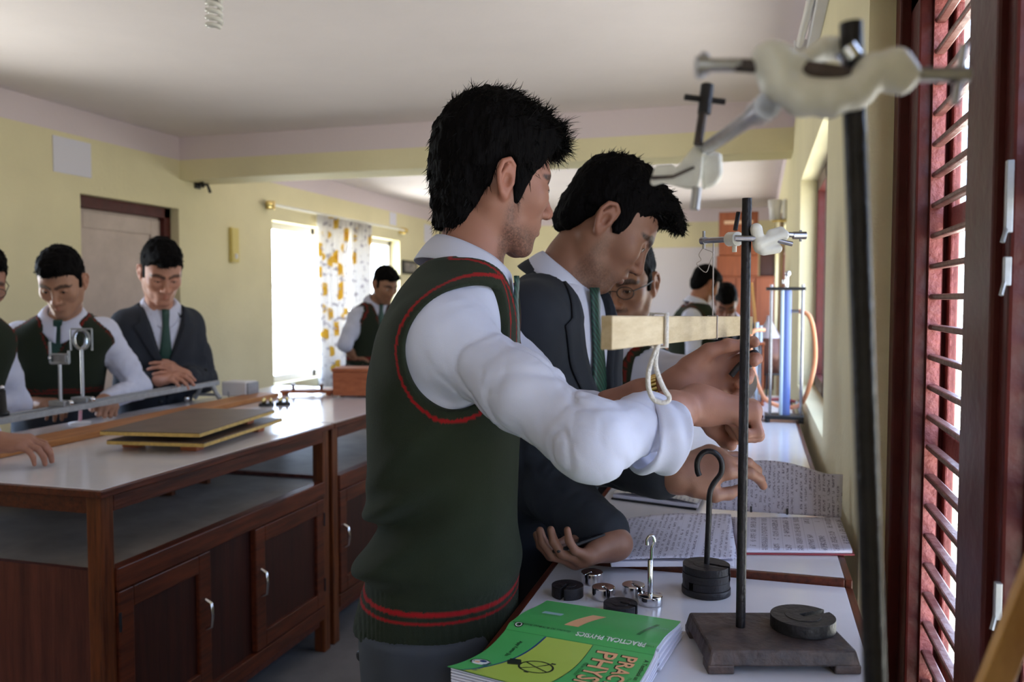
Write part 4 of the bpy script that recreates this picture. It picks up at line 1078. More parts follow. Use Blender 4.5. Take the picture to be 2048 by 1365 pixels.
    for a, b, c, ft in legs:
        sf = lambda p: smax(s_union([s_cap(ft+up*.045-f*.04, ft+up*.035+f*.15, .045, .036), s_cap(ft+up*.05-f*.03, ft+up*.1-f*.03, .042, .04)], .03)(p), .002-p[:, 2], .004)
        v, q = polygonise(sf, ft+np.array([-.25, -.25, 0]), ft+np.array([.25, .25, .18]), .012); np_object('shoe', [(v, q)], M['black'], root)
    # ---------------- spectacles
    if glasses:
        m = MB(); m2 = MB()
        W = lambda x, y, z: Hc+Rm@np.array([x, y, z])
        for sy in (-1, 1):
            ring = [W(.110-.002*abs(math.cos(a)), sy*.032+.023*math.cos(a), .008+.017*math.sin(a)) for a in np.linspace(0, 2*math.pi, 29)]
            m.tube(ring, .0013, 6, False); m.tube([W(.107, sy*.055, .014), W(.06, sy*.077, .016), W(-.01, sy*.081, .014)], .0016, 6)
            m2.add(ring[:-1], [tuple(range(28))], False)
        m.tube([W(.110, -.010, .012), W(.114, 0, .015), W(.110, .010, .012)], .0013, 6)
        g = m.build('spectacles', M['black'], root); m2.build('spectacle_lens', M['pane'], g)
    return root, dict(T=T, AR=AR, Hc=Hc, Rm=Rm, nb=nb, f=f, l=l, axis=axis)
def tie_mat():
    m, nt, b = newmat('striped_green_tie'); b.inputs['Roughness'].default_value = .5
    tc = N(nt, 'ShaderNodeTexCoord'); w = N(nt, 'ShaderNodeTexWave'); w.inputs['Scale'].default_value = 45; w.bands_direction = 'DIAGONAL'
    nt.links.new(tc.outputs['Object'], w.inputs['Vector']); r = N(nt, 'ShaderNodeValToRGB'); r.color_ramp.elements[0].color = srgb(14, 44, 38); r.color_ramp.elements[1].color = srgb(36, 82, 68)
    r.color_ramp.elements[0].position = .55; r.color_ramp.elements[1].position = .8
    nt.links.new(w.outputs['Fac'], r.inputs[0]); nt.links.new(r.outputs[0], b.inputs['Base Color']); return m
M['tie'] = tie_mat()
def V3(px, py, d): return np.array(P(px, py, d))
RV = np.array(_R); FV = np.array([-math.sin(YAW), math.cos(YAW), 0.]); ZV = np.array([0, 0, 1.])
def imgdir(right, away, upz): return RV*right+FV*away+ZV*upz     # a direction given as seen from where the photograph was taken
# ---------------------------------------------------------------- nearest student
def hero():
    D = 1.36
    fw = imgdir(math.cos(math.radians(24)), math.sin(math.radians(25)), -.20)
    yaw = math.degrees(math.atan2(*(imgdir(.985, -.12, 0)[[1, 0]])))
    f = np.array([math.cos(math.radians(yaw)), math.sin(math.radians(yaw)), 0]); l = np.array([-f[1], f[0], 0])
    S = lambda px, py, a, b, d=D: (V3(px, py, d), a, b)
    torso = [S(872, 1420, .145, .106), S(876, 1250, .154, .113), S(886, 1130, .148, .108), S(894, 1000, .143, .100), S(890, 880, .152, .104), S(892, 760, .158, .106), S(904, 650, .155, .096), S(920, 580, .118, .080), S(938, 530, .070, .060)]
    sh = {'R': V3(884, 668, 1.215), 'L': V3(935, 640, 1.50)}
    wr = V3(1392, 808, 1.275); el = V3(1182, 886, 1.10)
    wl = V3(1352, 778, 1.36); ell = V3(1120, 850, 1.44)
    arms = dict(R=dict(wrist=wr, elbow=el, fwd=imgdir(.93, .25, -.16), normal=imgdir(.05, -.10, -1), bends=[(1.05, 1.75, 1.0), (1.15, 1.75, 1.0), (1.2, 1.75, 1.0), (1.25, 1.7, 1.0)], sleeve_to=.52, sleeve_r=(.053, .047, .041), cuff=(V3(1283, 868, 1.165), V3(1346, 878, 1.185), .0485, .0455),
                       thumb=[(.030, .028, .014), (.056, .040, .034), (.072, .026, .050), (.070, .004, .056)], scale=.98),
                L=dict(wrist=wl, elbow=ell, fwd=imgdir(.93, .10, .36), normal=imgdir(.25, -.95, .05), bends=[(.55, .75, .5), (.75, .9, .5), (.95, 1.1, .6), (1.1, 1.2, .6)], sleeve_to=.30, scale=.98,
                       thumb=[(.030, .030, .012), (.066, .042, .022), (.098, .040, .028), (.124, .030, .030)]))
    clump = lambda p: np.stack([vnoise(p.astype(f4), 55, 21), vnoise(p.astype(f4), 55, 22), vnoise(p.astype(f4), 55, 23)], 1)
    top = lambda p: .014+.012*np.clip((p[:, 2]-.09)/.08, 0, 1)
    fl_top = lambda p, n: n*.28+np.array([.65, 0, .12])+.9*clump(p)
    fl_fr = lambda p, n: n*.35+np.array([.75, 0, -.10])+1.3*clump(p)
    fl_dn = lambda p, n: n*.03+np.array([-.10, 0, -1.0])+np.stack([np.where(p[:, 0] > -.03, .5, 0), 0*p[:, 0], 0*p[:, 0]], 1)+.22*clump(p)
    line = [(.135, .100), (.098, .082), (.076, .062), (.060, .038), (.048, .016), (.034, -.002), (.028, -.034), (.010, -.036), (.004, -.002), (.001, .026), (-.012, .037), (-.030, .027), (-.036, .0), (-.038, -.035), (-.046, -.062), (-.062, -.092), (-.082, -.124), (-.18, -.122), (-.19, .0), (-.19, .25), (0, .26), (.19, .22), (.19, .10)]
    hair = dict(wob=.35, base=(.112, .087, .104), line=line, res=.0021, amp=.0045, freq=75,
                extra=[((-.025, 0, .090), (.080, .068, .070)), ((.028, 0, .102), (.072, .064, .050)), ((.076, 0, .097), (.034, .054, .030)), ((-.058, 0, .03), (.062, .070, .10)), ((-.066, 0, -.05), (.034, .052, .072))],
                strands=[dict(n=2600, L=top, flow=fl_top, region=lambda v: v[:, 2] > .10, w=.0010, curl=.5), dict(n=1100, L=lambda p: .028+0*p[:, 0], flow=fl_fr, region=lambda v: (v[:, 0] > .085) & (v[:, 2] > .06), w=.0010, curl=1.1),
                         dict(n=3200, L=lambda p: .020+0*p[:, 0], flow=fl_dn, region=lambda v: v[:, 2] < .12, w=.0010, curl=.2)])
    def folds(p, T):
        u, v, a, b = T.uv(p); z = p[:, 2]
        q1 = z-.35*v; zz = lambda px: V3(886, px, D)[2]
        g = lambda c, w, s: np.exp(-((z-c-s*v)/w)**2)
        back = np.clip(.6-v/.1, 0, 1.2)
        d = -.010*g(zz(935), .018, .55)*back+.011*g(zz(985), .020, .45)*back-.008*g(zz(1035), .016, .5)*back-.008*g(zz(1085), .018, .2)*back+.008*g(zz(1120), .02, .1)*back
        d += -.005*g(zz(840), .02, .9)+.003*vnoise(p*A3((1, 1, 1.6)), 13, 7)
        hem = V3(880, 1232, D)[2]; hz = z-hem; th = np.arctan2(u, v)
        rib = np.clip(1-hz/.085, 0, 1)**.3*(hz < .085)
        return d-.0011*rib*np.cos(th*150)+.004*np.exp(-((hz-.09)/.02)**2)*-1
    hc = V3(988, 370, 1.41)
    return person('nearest student in green vest with red stripes, white sleeve rolled, reaching toward the stand', yaw, tuple(V3(866, 1250, D)[:2]), hc, fw, roll=0.03,
                  outfit='vest', skin=srgb(160, 112, 94), hair=hair, arms=arms, res=(.0019, .0017, .0036), torso=torso, shoulders=sh, beard=.75, mous=.55, neck_base=V3(938, 540, 1.385), folds=folds, eye_open=.0024, hsc=.93,
                  beltz=V3(880, 1232, D)[2]+.02, feet={'R': V3(866, 1250, D)-l*.1, 'L': V3(866, 1250, D)+l*.12})
HERO, HI = hero()

_T = HI['T']; _z = P(703, 1300, 1.30).z; _d = imgdir(-.80, -.60, 0); _o = _T.at(max(_z, _T.z0)); _o[2] = _z
_hip = surf(lambda p: _T.d(p, .002), _o, _d); _dv = Vector(_d)
_tr = [c for c in HERO.children if c.name.startswith('trousers')][0]
MB().lathe([(0, .006), (.006, .006), (.0085, .004), (.0085, 0), (0, 0)], tuple(_hip), tuple(_d), n=16).build('pocket_button', M['black'], _tr)
_sd = Vector((0, 0, 1)).cross(_dv); _h2 = Vector(_hip)+_sd*.028-_dv*.002
MB().bar(tuple(Vector(_hip)+_sd*.006+Vector((0, 0, .006))), tuple(_h2+Vector((0, 0, -.014))+_dv*.002), .006, .010, tuple(_d)).build('pocket_flap', M['black'], _tr, bevel=.001)
# ---------------------------------------------------------------- the other students
def short_hair(front=.0, n=600, L=.012, res=None, fwdtuft=.0, top=.0):
    cl = lambda p: np.stack([vnoise(p.astype(f4), 60, 31), vnoise(p.astype(f4), 60, 32), vnoise(p.astype(f4), 60, 33)], 1)
    short = [(.135, .092), (.096, .082), (.074, .066), (.058, .046), (.046, .028), (.036, .012), (.030, -.006), (.016, -.012), (.006, -.004), (.001, .026), (-.012, .037), (-.030, .027), (-.036, .002), (-.038, -.030), (-.050, -.058), (-.075, -.078), (-.15, -.075), (-.17, .0), (-.17, .22), (0, .24), (.17, .20)]
    d = dict(line=short, base=(.103, .0815, .095+top), amp=.0042, freq=85, extra=[((.020+front*.4, 0, .092+top*.6), (.072, .062, .044)), ((.078+fwdtuft, 0, .092), (.030+fwdtuft, .052, .028)), ((-.060, 0, -.008), (.045, .060, .066))],
             strands=[dict(n=n, L=lambda p: L+.0*p[:, 0], flow=lambda p, nn: nn*.5+np.array([.7, 0, .1])+.9*cl(p), region=lambda v: v[:, 2] > .070, w=.0012, curl=.4), dict(n=n//2, L=lambda p: L*.7+.0*p[:, 0], flow=lambda p, nn: nn*.12+np.array([0, 0, -1.])+.3*cl(p), region=lambda v: v[:, 2] < .10, w=.0009, curl=.2)])
    d['strands'].append(dict(n=max(n//2, 200), L=lambda p: .017+.0*p[:, 0], flow=lambda p, nn: nn*.15+np.array([.25, 0, -.75])+.8*cl(p), region=lambda v: (v[:, 0] > .058) & (v[:, 2] > .062), w=.0016, curl=.5))
    if res: d['res'] = res
    return d
# student in the coat, second along the wall tables
S2 = lambda px, py, a, b, d=1.75: (V3(px, py, d), a, b)
HAND3 = V3(1346, 952, 1.455)
P2, I2 = person('student in dark grey coat and green tie, bowed over the notebooks beside the nearest student', math.degrees(math.atan2(*(imgdir(.80, -.60, 0)[[1, 0]]))), tuple(V3(1030, 1180, 1.76)[:2]),
    V3(1209, 452, 1.75), imgdir(.766, .03, -.643), outfit='coat', skin=srgb(138, 98, 80), hair=short_hair(.03, 1300, .018, .0026, .012, .0),
    torso=[S2(975, 1360, .148, .110), S2(995, 1190, .148, .108), S2(1022, 1060, .140, .100), S2(1072, 930, .155, .110), S2(1096, 810, .162, .114), S2(1104, 710, .160, .106), S2(1110, 640, .140, .088), S2(1116, 600, .110, .074), S2(1124, 562, .068, .060)],
    shoulders={'R': V3(1058, 640, 1.61), 'L': V3(1128, 630, 1.92)}, neck_base=V3(1126, 566, 1.755), beard=.55, mous=.4, res=(.0024, .0022, .005),
    arms=dict(R=dict(wrist=V3(1234, 1088, 1.455), elbow=V3(1034, 930, 1.645), fwd=imgdir(-.80, -.40, -.16), normal=imgdir(.0, .30, .95), bends=[(.5, .6, .4), (.55, .65, .4), (.55, .65, .4), (.6, .65, .4)], coat_to=.87, sleeve_to=.80, scale=.90, bdir=(.3, 1, .2),
                      thumb=[(.030, .028, .012), (.058, .040, .024), (.084, .036, .030), (.104, .030, .032)]),
              L=dict(wrist=HAND3, elbow=V3(1180, 900, 1.63), fwd=imgdir(.92, .10, .22), normal=imgdir(.15, .62, -.78), bends=[(.30, .55, .35), (.35, .6, .4), (.45, .7, .4), (.5, .8, .4)], coat_to=.86, scale=.98,
                      thumb=[(.030, .030, .012), (.058, .046, .022), (.086, .044, .032), (.110, .036, .038)])),
    folds=lambda p, T: .004*np.sin(p[:, 2]*38+3*vnoise(p.astype(f4), 7, 3))*np.exp(-((p[:, 2]-1.0)/.18)**2), coat_len=.70, feet={'R': V3(968, 1180, 1.64), 'L': V3(985, 1180, 1.88)})
# student with spectacles, third along
S3 = lambda px, py, a, b, d=2.40: (V3(px, py, d), a, b)
fy = imgdir(-.30, -.95, 0)
P3, I3 = person('spectacled student in dark vest with red V-neck trim, half hidden behind coat student', math.degrees(math.atan2(fy[1], fy[0])), tuple(V3(1074, 1100, 2.46)[:2]),
    V3(1250, 572, 2.34), imgdir(-.38, -.86, -.26), outfit='vest', skin=srgb(156, 112, 90), hair=short_hair(.0, 500, .012, .004), glasses=True, eye_open=.0022,
    torso=[S3(1060, 1260, .148, .112, 2.48), S3(1074, 1130, .150, .112, 2.48), S3(1108, 1010, .142, .104, 2.47), S3(1180, 900, .155, .112, 2.45), S3(1216, 800, .162, .114, 2.43), S3(1226, 740, .152, .100, 2.41), S3(1230, 700, .115, .080, 2.40), S3(1234, 674, .070, .060, 2.39)],
    shoulders={'R': V3(1118, 745, 2.46), 'L': V3(1310, 745, 2.36)}, neck_base=V3(1236, 676, 2.38), beard=.35, mous=.6, res=(.0032, .0032, .008),
    arms=dict(R=dict(wrist=V3(1130, 960, 2.36), normal=imgdir(1, 0, 0), pole=-fy), L=dict(wrist=V3(1285, 845, 2.16), normal=imgdir(-.3, 0, -.9), fwd=imgdir(-.5, -.8, -.05), pole=imgdir(.6, .5, .5))))
# students behind the left tables
fB = imgdir(.26, -.96, 0)
SB = lambda px, py, a, b, d: (V3(px, py, d), a, b)
hB1, hB2 = onZ(140, 822, .905), onZ(222, 822, .905)
PB, IB = person('student in dark vest, head bowed, both hands on the left table behind lens holders', math.degrees(math.atan2(fB[1], fB[0])), tuple(V3(118, 900, 3.70)[:2]),
    V3(125, 566, 3.34), imgdir(.12, -.84, -.50), outfit='vest', skin=srgb(166, 122, 98), hair=short_hair(.0, 500, .010, .0045),
    torso=[SB(112, 975, .150, .115, 3.70), SB(114, 905, .155, .118, 3.68), SB(116, 850, .145, .108, 3.64), SB(120, 780, .156, .114, 3.58), SB(124, 710, .165, .116, 3.52), SB(126, 672, .155, .100, 3.48), SB(127, 650, .115, .080, 3.45), SB(128, 632, .070, .060, 3.42)],
    shoulders={'R': V3(42, 672, 3.44), 'L': V3(207, 664, 3.54)}, neck_base=V3(127, 634, 3.42), beard=.15, mous=.35, res=(.0042, .004, .008),
    arms=dict(R=dict(wrist=V3(68, 803, 3.48), fwd=imgdir(.8, -.3, -.05), normal=imgdir(.1, .1, -1), pole=imgdir(-.35, .3, -1), bends=[(.5, .8, .5)]*4), L=dict(wrist=V3(208, 803, 3.42), fwd=imgdir(.5, -.7, -.1), normal=imgdir(-.3, .1, -.9), pole=imgdir(.35, .3, -1), bends=FIST)), nstr=0, eye_open=.0016)
fC = imgdir(.62, -.78, 0)
PC, IC = person('student in dark grey suit jacket standing by the rail end at the left table', math.degrees(math.atan2(fC[1], fC[0])), tuple(V3(312, 900, 4.12)[:2]),
    V3(322, 548, 3.80), imgdir(.50, -.70, -.45), outfit='coat', skin=srgb(178, 126, 104), hair=short_hair(.02, 600, .014, .0045, .004, .008), hsc=1.06,
    torso=[SB(306, 960, .145, .108, 4.12), SB(308, 900, .150, .110, 4.10), SB(309, 840, .142, .104, 4.06), SB(312, 770, .155, .110, 4.0), SB(316, 700, .162, .112, 3.95), SB(318, 655, .150, .098, 3.92), SB(319, 630, .112, .080, 3.90), SB(320, 612, .070, .060, 3.88)],
    shoulders={'R': V3(256, 652, 3.82), 'L': V3(374, 648, 4.02)}, neck_base=V3(320, 614, 3.88), beard=.05, mous=.25, res=(.0045, .0042, .008),
    arms=dict(R=dict(wrist=V3(312, 760, 3.78), elbow=V3(258, 772, 3.84), fwd=imgdir(.85, -.1, .15), normal=imgdir(.2, .3, -.9), bends=REST), L=dict(wrist=V3(372, 754, 3.86), fwd=imgdir(-.4, -.6, .3), normal=imgdir(-.6, .5, -.5), pole=imgdir(.15, .5, -1), bends=REST)), coat_len=.72, eye_open=.0018)
fA = imgdir(.70, -.70, 0)
PA, IA = person('student in spectacles and pale shirt cut off by the left edge of the photo', math.degrees(math.atan2(fA[1], fA[0])), tuple(V3(-140, 900, 3.12)[:2]),
    V3(-44, 566, 2.92), imgdir(.66, -.60, -.40), outfit='vest', skin=srgb(160, 112, 92), hair=short_hair(.01, 300, .014, .005), glasses=True,
    torso=[SB(-120, 975, .150, .112, 3.12), SB(-118, 905, .155, .115, 3.11), SB(-108, 845, .145, .106, 3.09), SB(-94, 775, .156, .112, 3.06), SB(-80, 700, .165, .114, 3.03), SB(-74, 665, .150, .100, 3.02), SB(-72, 648, .112, .080, 3.01), SB(-68, 630, .070, .060, 3.00)],
    shoulders={'R': V3(-160, 684, 2.92), 'L': V3(-16, 676, 3.10)}, neck_base=V3(-66, 632, 3.00), res=(.005, .004, .010),
    arms=dict(L=dict(wrist=V3(-78, 816, 2.98), fwd=imgdir(.7, -.5, -.15), normal=imgdir(-.1, .1, -1), pole=imgdir(.1, .6, -.9), bends=REST), R=dict(wrist=onZ(-18, 884, .962), fwd=imgdir(.93, .2, -.06), normal=imgdir(.1, .2, -1), pole=imgdir(-.3, -.5, 1), bends=[(.4, .6, .4)]*4)))
# student by the curtain
fD = imgdir(.60, -.75, 0); pd = V3(742, 700, 6.25)
PD, ID = person('student in dark vest and white shirt with hand on hip, standing by the floral curtain', math.degrees(math.atan2(fD[1], fD[0])), (pd[0], pd[1]),
    V3(769, 572, 6.10), imgdir(.60, -.62, -.40), outfit='vest', skin=srgb(146, 104, 80), hair=short_hair(.0, 250, .016, .006), H=.95, lean=8,
    torso=[SB(728, 830, .150, .112, 6.25), SB(730, 770, .155, .115, 6.25), SB(733, 735, .142, .104, 6.25), SB(738, 695, .156, .112, 6.23), SB(744, 655, .165, .114, 6.2), SB(748, 628, .152, .100, 6.18), SB(750, 615, .112, .080, 6.17), SB(752, 605, .070, .060, 6.16)],
    shoulders={'R': V3(714, 632, 6.08), 'L': V3(786, 628, 6.30)}, neck_base=V3(752, 606, 6.16), res=(.006, .006, .012),
    arms=dict(R=dict(wrist=V3(706, 712, 6.12), elbow=V3(690, 690, 6.02), fwd=imgdir(.6, .2, -.6), normal=imgdir(.6, .5, .4), bends=FIST, sleeve_to=.1)))
# two students at the far end
fE = imgdir(.80, .45, 0)
PE, IE = person('student in green vest seen from behind, standing at the far end near the wooden cupboard', math.degrees(math.atan2(fE[1], fE[0])), tuple(V3(1368, 760, 5.9)[:2]),
    V3(1408, 572, 5.80), imgdir(.72, .42, -.50), outfit='vest', skin=srgb(160, 108, 84), hair=short_hair(.0, 250, .010, .006), H=.94,
    torso=[SB(1362, 860, .150, .112, 5.9), SB(1366, 790, .155, .115, 5.9), SB(1374, 745, .142, .106, 5.88), SB(1380, 700, .156, .112, 5.86), SB(1386, 655, .165, .114, 5.84), SB(1389, 630, .150, .100, 5.82), SB(1391, 617, .112, .080, 5.8), SB(1393, 606, .070, .060, 5.8)],
    shoulders={'R': V3(1382, 636, 5.66), 'L': V3(1404, 634, 5.98)}, neck_base=V3(1393, 608, 5.80), res=(.006, .006, .010),
    arms=dict(R=dict(wrist=V3(1432, 725, 5.62), elbow=V3(1388, 706, 5.56), fwd=imgdir(.9, .1, -.1), normal=imgdir(0, 0, -1), bends=REST, sleeve_to=.12), L=dict(wrist=V3(1436, 722, 5.74), fwd=imgdir(.9, .1, -.1), normal=imgdir(0, 0, -1), pole=imgdir(0, .6, -.8), bends=REST)))
fF = imgdir(-.2, -.9, 0)
PF, IF = person('dark-haired student bending low at the far end beside the green vest student', math.degrees(math.atan2(fF[1], fF[0])), tuple(V3(1462, 760, 6.75)[:2]),
    V3(1452, 606, 6.20), imgdir(-.15, -.72, -.66), outfit='coat', skin=srgb(150, 100, 80), hair=short_hair(.02, 250, .016, .006, .005, .01), H=.94,
    torso=[SB(1462, 860, .150, .112, 6.78), SB(1462, 800, .155, .115, 6.76), SB(1461, 765, .142, .106, 6.68), SB(1460, 725, .156, .112, 6.60), SB(1459, 685, .162, .114, 6.50), SB(1458, 660, .150, .100, 6.44), SB(1457, 648, .112, .080, 6.40), SB(1456, 638, .070, .060, 6.36)],
    shoulders={'R': V3(1412, 668, 6.44), 'L': V3(1504, 666, 6.40)}, neck_base=V3(1456, 640, 6.36), res=(.006, .006, .010),
    arms=dict(R=dict(wrist=V3(1440, 706, 6.15), fwd=imgdir(.3, -.8, .1), normal=imgdir(.8, 0, -.3), pole=imgdir(-.6, 0, -.8), bends=REST), L=dict(wrist=V3(1472, 708, 6.0), fwd=imgdir(-.3, -.8, .1), normal=imgdir(-.8, 0, -.3), pole=imgdir(.6, 0, -.8), bends=REST)), coat_len=.70)
# ================================================================== THINGS ON THE WALL TABLES
def sdf_part(name, f, lo, hi, h, m, parent):
    v, q = polygonise(f, lo, hi, h); o = np_object(name, [(v, q)], m, parent); return o
def circ(r, n=40, slot=None, sl_ang=0.0, slot_to=0.0):
    """disc outline; a slot of the given width runs in from the rim"""
    if not slot: return [(r*math.cos(2*math.pi*k/n), r*math.sin(2*math.pi*k/n)) for k in range(n)]
    w = slot/2; a0 = math.asin(w/r); pts = [(r*math.cos(a), r*math.sin(a)) for a in np.linspace(a0, 2*math.pi-a0, n)]
    pts += [(slot_to, -w), (slot_to, w)]; c, s = math.cos(sl_ang), math.sin(sl_ang)
    return [(x*c-y*s, x*s+y*c) for x, y in pts]
def slotted(name, label, px, py, r, h, m, ang, z=None, group='slotted weights on the wall table', c=None, dish=.0):
    q = c if c is not None else onZ(px, py, TT); z = TT if z is None else z
    mb = MB(); Mx = Matrix.Translation((q[0], q[1], 0)); o = mb.prism(circ(r, 44, r*.22, ang, -r*.06), z+.0003, z+h, Mx)
    if dish: mb.prism(circ(r*.56, 30, r*.22, ang, -r*.06), z+h, z+h+dish, Mx)
    o = mb.build(name, m, None, bevel=min(.0015, h*.15)); return tag(o, label, 'weight', group)
C = 'chrome'
slotted('slotted_weight', 'small chrome slotted weight beside the coat student’s fingers, farthest of the loose weights', 1184, 1166, .0185, .019, M[C], -1.9)
slotted('slotted_weight', 'small chrome slotted weight nearest the black ring weight, left of the other chrome one', 1207, 1197, .0185, .019, M[C], -1.0)
slotted('slotted_weight', 'small chrome slotted weight directly behind the chrome hook hanger’s foot', 1267, 1192, .0185, .019, M[C], -.9)
slotted('slotted_weight', 'small black slotted weight at the table edge, left of the chrome weights', 1135, 1192, .0255, .018, M['iron'], -1.7, dish=.001)
slotted('slotted_weight', 'small black slotted weight half hidden behind the green book', 1241, 1226, .026, .015, M['iron'], -.3, dish=.001)
def hanger(label, px, py, r, h, m, rod_r, zt, hook, nst=0, group='weight hangers with hooks'):
    q = onZ(px, py, TT); t = thing('weight_hanger', label, 'weight hanger', (q.x, q.y, TT), group)
    MB().lathe([(0, 0), (r, 0), (r, h), (0, h)], (q.x, q.y, TT+.0003), n=36).build('foot', m, t, bevel=.001)
    pts = [(q.x, q.y, TT+h)]; pts += [(q.x+a*_R.x, q.y+a*_R.y, TT+z) for a, z in hook]
    MB().tube(smooth_path(pts, 5), rod_r, 10).build('hook_rod', m if m != M['iron'] else M['blackmetal'], t)
    return t, q
def smooth_path(pts, k=6):
    P_ = [np.array(p, float) for p in pts]; P_ = [2*P_[0]-P_[1]]+P_+[2*P_[-1]-P_[-2]]; out = []
    for i in range(1, len(P_)-2):
        for t in np.linspace(0, 1, k, endpoint=False):
            a, b, c, d = P_[i-1:i+3]; out.append(.5*((2*b)+(c-a)*t+(2*a-5*b+4*c-d)*t*t+(3*b-3*c+d-a)*t**3))
    out.append(P_[-2]); return out
t, q = hanger('slim chrome weight hanger with a small hook on the white table', 1300, 1208, .0195, .014, M['chrome'], .0028, .11, [(.001, .04), (.002, .075), (.003, .090), (.006, .098), (.004, .106), (-.001, .107), (-.005, .101), (-.005, .093)])
MB().lathe([(.0042, .014), (.0042, .068), (.003, .070)], (q.x, q.y, TT), n=16).build('sleeve', M['chrome'], t)
t, q = hanger('tall black iron weight hanger with large hook, carrying a stack of slotted weights', 1412, 1186, .039, .011, M['iron'], .0046, .24, [(.001, .06), (.003, .12), (.004, .160), (.010, .178), (.022, .196), (.022, .216), (.010, .230), (-.006, .230), (-.016, .216), (-.016, .200), (-.013, .192)])
for k, lab in enumerate(('lowest black slotted weight stacked on the tall black hanger', 'middle black slotted weight stacked on the tall black hanger', 'topmost black slotted weight stacked on the tall black hanger')):
    slotted('slotted_weight', lab, 0, 0, .0375+.0006*(k == 1), .0118, M['iron'], (-2.2, -.2, -.25)[k], TT+.0115+.0121*k, 'black weights stacked on the hanger', (q.x, q.y), dish=.0004)

# ---------------------------------------------------------------- retort stands
def stand_base(t, c, ang, zb, w=.195, d=.142, h=.030):
    Mx = Matrix.Translation((c[0], c[1], zb)) @ Matrix.Rotation(ang, 4, 'Z')
    f = lambda p: None
    mb = MB(); top = .016
    mb.add([Mx @ Vector(v) for v in [(-w/2, -d/2, .010), (w/2, -d/2, .010), (w/2, d/2, .010), (-w/2, d/2, .010), (-w/2+.005, -d/2+.005, h), (w/2-.005, -d/2+.005, h), (w/2-.005, d/2-.005, h), (-w/2+.005, d/2-.005, h)]],
           [(0, 3, 2, 1), (4, 5, 6, 7), (0, 1, 5, 4), (1, 2, 6, 5), (2, 3, 7, 6), (3, 0, 4, 7)], False)
    o = mb.build('base', M['iron_base'], t, bevel=.003)
    for sx in (-1, 1):
        for sy in (-1, 1):
            x0, x1 = sorted((sx*w/2, sx*(w/2-.034))); y0, y1 = sorted((sy*d/2, sy*(d/2-.03)))
            MB().box((x0, y0, .0004), (x1, y1, .012), Mx).build('foot', M['iron_base'], o, bevel=.002)
c0 = onZ(1481, 1254, TT+.030)
t = thing('retort_stand', 'black retort stand on the nearest table, with a white clamp and weight on its base', 'stand', (c0.x, c0.y, TT), 'retort stands with white clamps')
stand_base(t, (c0.x+.036, c0.y-.002), YAW, TT)
zt_ = onY(1487, 397, c0.y).z
MB().tube([(c0.x, c0.y, TT+.026), (c0.x+.001, c0.y, zt_)], .0064, 18).build('rod', M['blackmetal'], t)
zc_ = onY(1488, 478, c0.y).z; OC = Vector((c0.x+.001, c0.y, zc_)); r3 = Vector((_R.x, _R.y, 0)); a3 = Vector((-_R.y, _R.x, 0)); u3 = Vector((0, 0, 1))
W3 = lambda a, b, c: OC+r3*a+a3*b+u3*c
k_ = 1.135/F_PX
bf = s_union([s_cap(W3(.010, -.010, .012), W3(.016, -.006, -.012), .008, .008), s_cap(W3(.014, -.012, -.008), W3(.046, -.010, .004), .0085, .0075), s_cap(W3(.020, -.012, -.016), W3(.038, -.012, -.014), .007, .006), s_cap(W3(.030, -.008, .006), W3(.044, -.004, .010), .006, .006)], .004)
sdf_part('boss_head', bf, np.array(W3(0, 0, 0))-.07, np.array(W3(0, 0, 0))+.08, .0014, M['white_metal'], t)
MB().tube([W3(.040, -.008, .006), W3(.074, -.006, .004)], .0036, 10).tube([W3(.070, -.006, -.004), W3(.070, -.006, .011)], .0018, 8).tube([W3(.060, -.006, .004), W3(.077, -.006, .004)], .0052, 10).build('thumb_screw', M['steel'], t)
MB().tube([W3(.035, -.014, -.003), W3(.056, -.016, -.008)], .0032, 10).build('thumb_screw', M['steel'], t)
_sb = 1.02; END = Vector(P(1404, 482, 1.235)); arm0 = W3(.012, .012, .002)
MB().tube([arm0, END], .0042, 12).build('clamp_arm', M['steel'], t)
MB().tube([W3(-.018, -.010, .0), W3(.030, -.012, -.001)], .0040, 12).build('clamp_rod', M['steel'], t)
d_ = (END-arm0).normalized(); cpos = arm0+d_*(.040)
MB().tube([cpos-d_*.010, cpos+d_*.008], .010, 16).tube([cpos-d_*.003+Vector((0, 0, -.009)), cpos-d_*.003+Vector((0, 0, -.018))], .0032, 8).build('collar', M['white_metal'], t)
MB().tube([END-d_*.008, END], .0056, 12).tube([END-d_*.004+Vector((0, 0, .014)), END-d_*.004-Vector((0, 0, .012))], .0022, 8).build('end_screw', M['steel'], t)
MB().tube([W3(-.014, .004, .012), W3(-.008, .012, .036)], .003, 8).build('side_pin', M['blackmetal'], t)
wq = onZ(1610, 1257, TT+.030)
slotted('slotted_weight', 'wide black slotted weight lying on the base of the retort stand', 0, 0, .0425, .017, M['iron'], .7, TT+.0302, 'slotted weights on the wall table', (wq.x-.003, wq.y), dish=.0008)

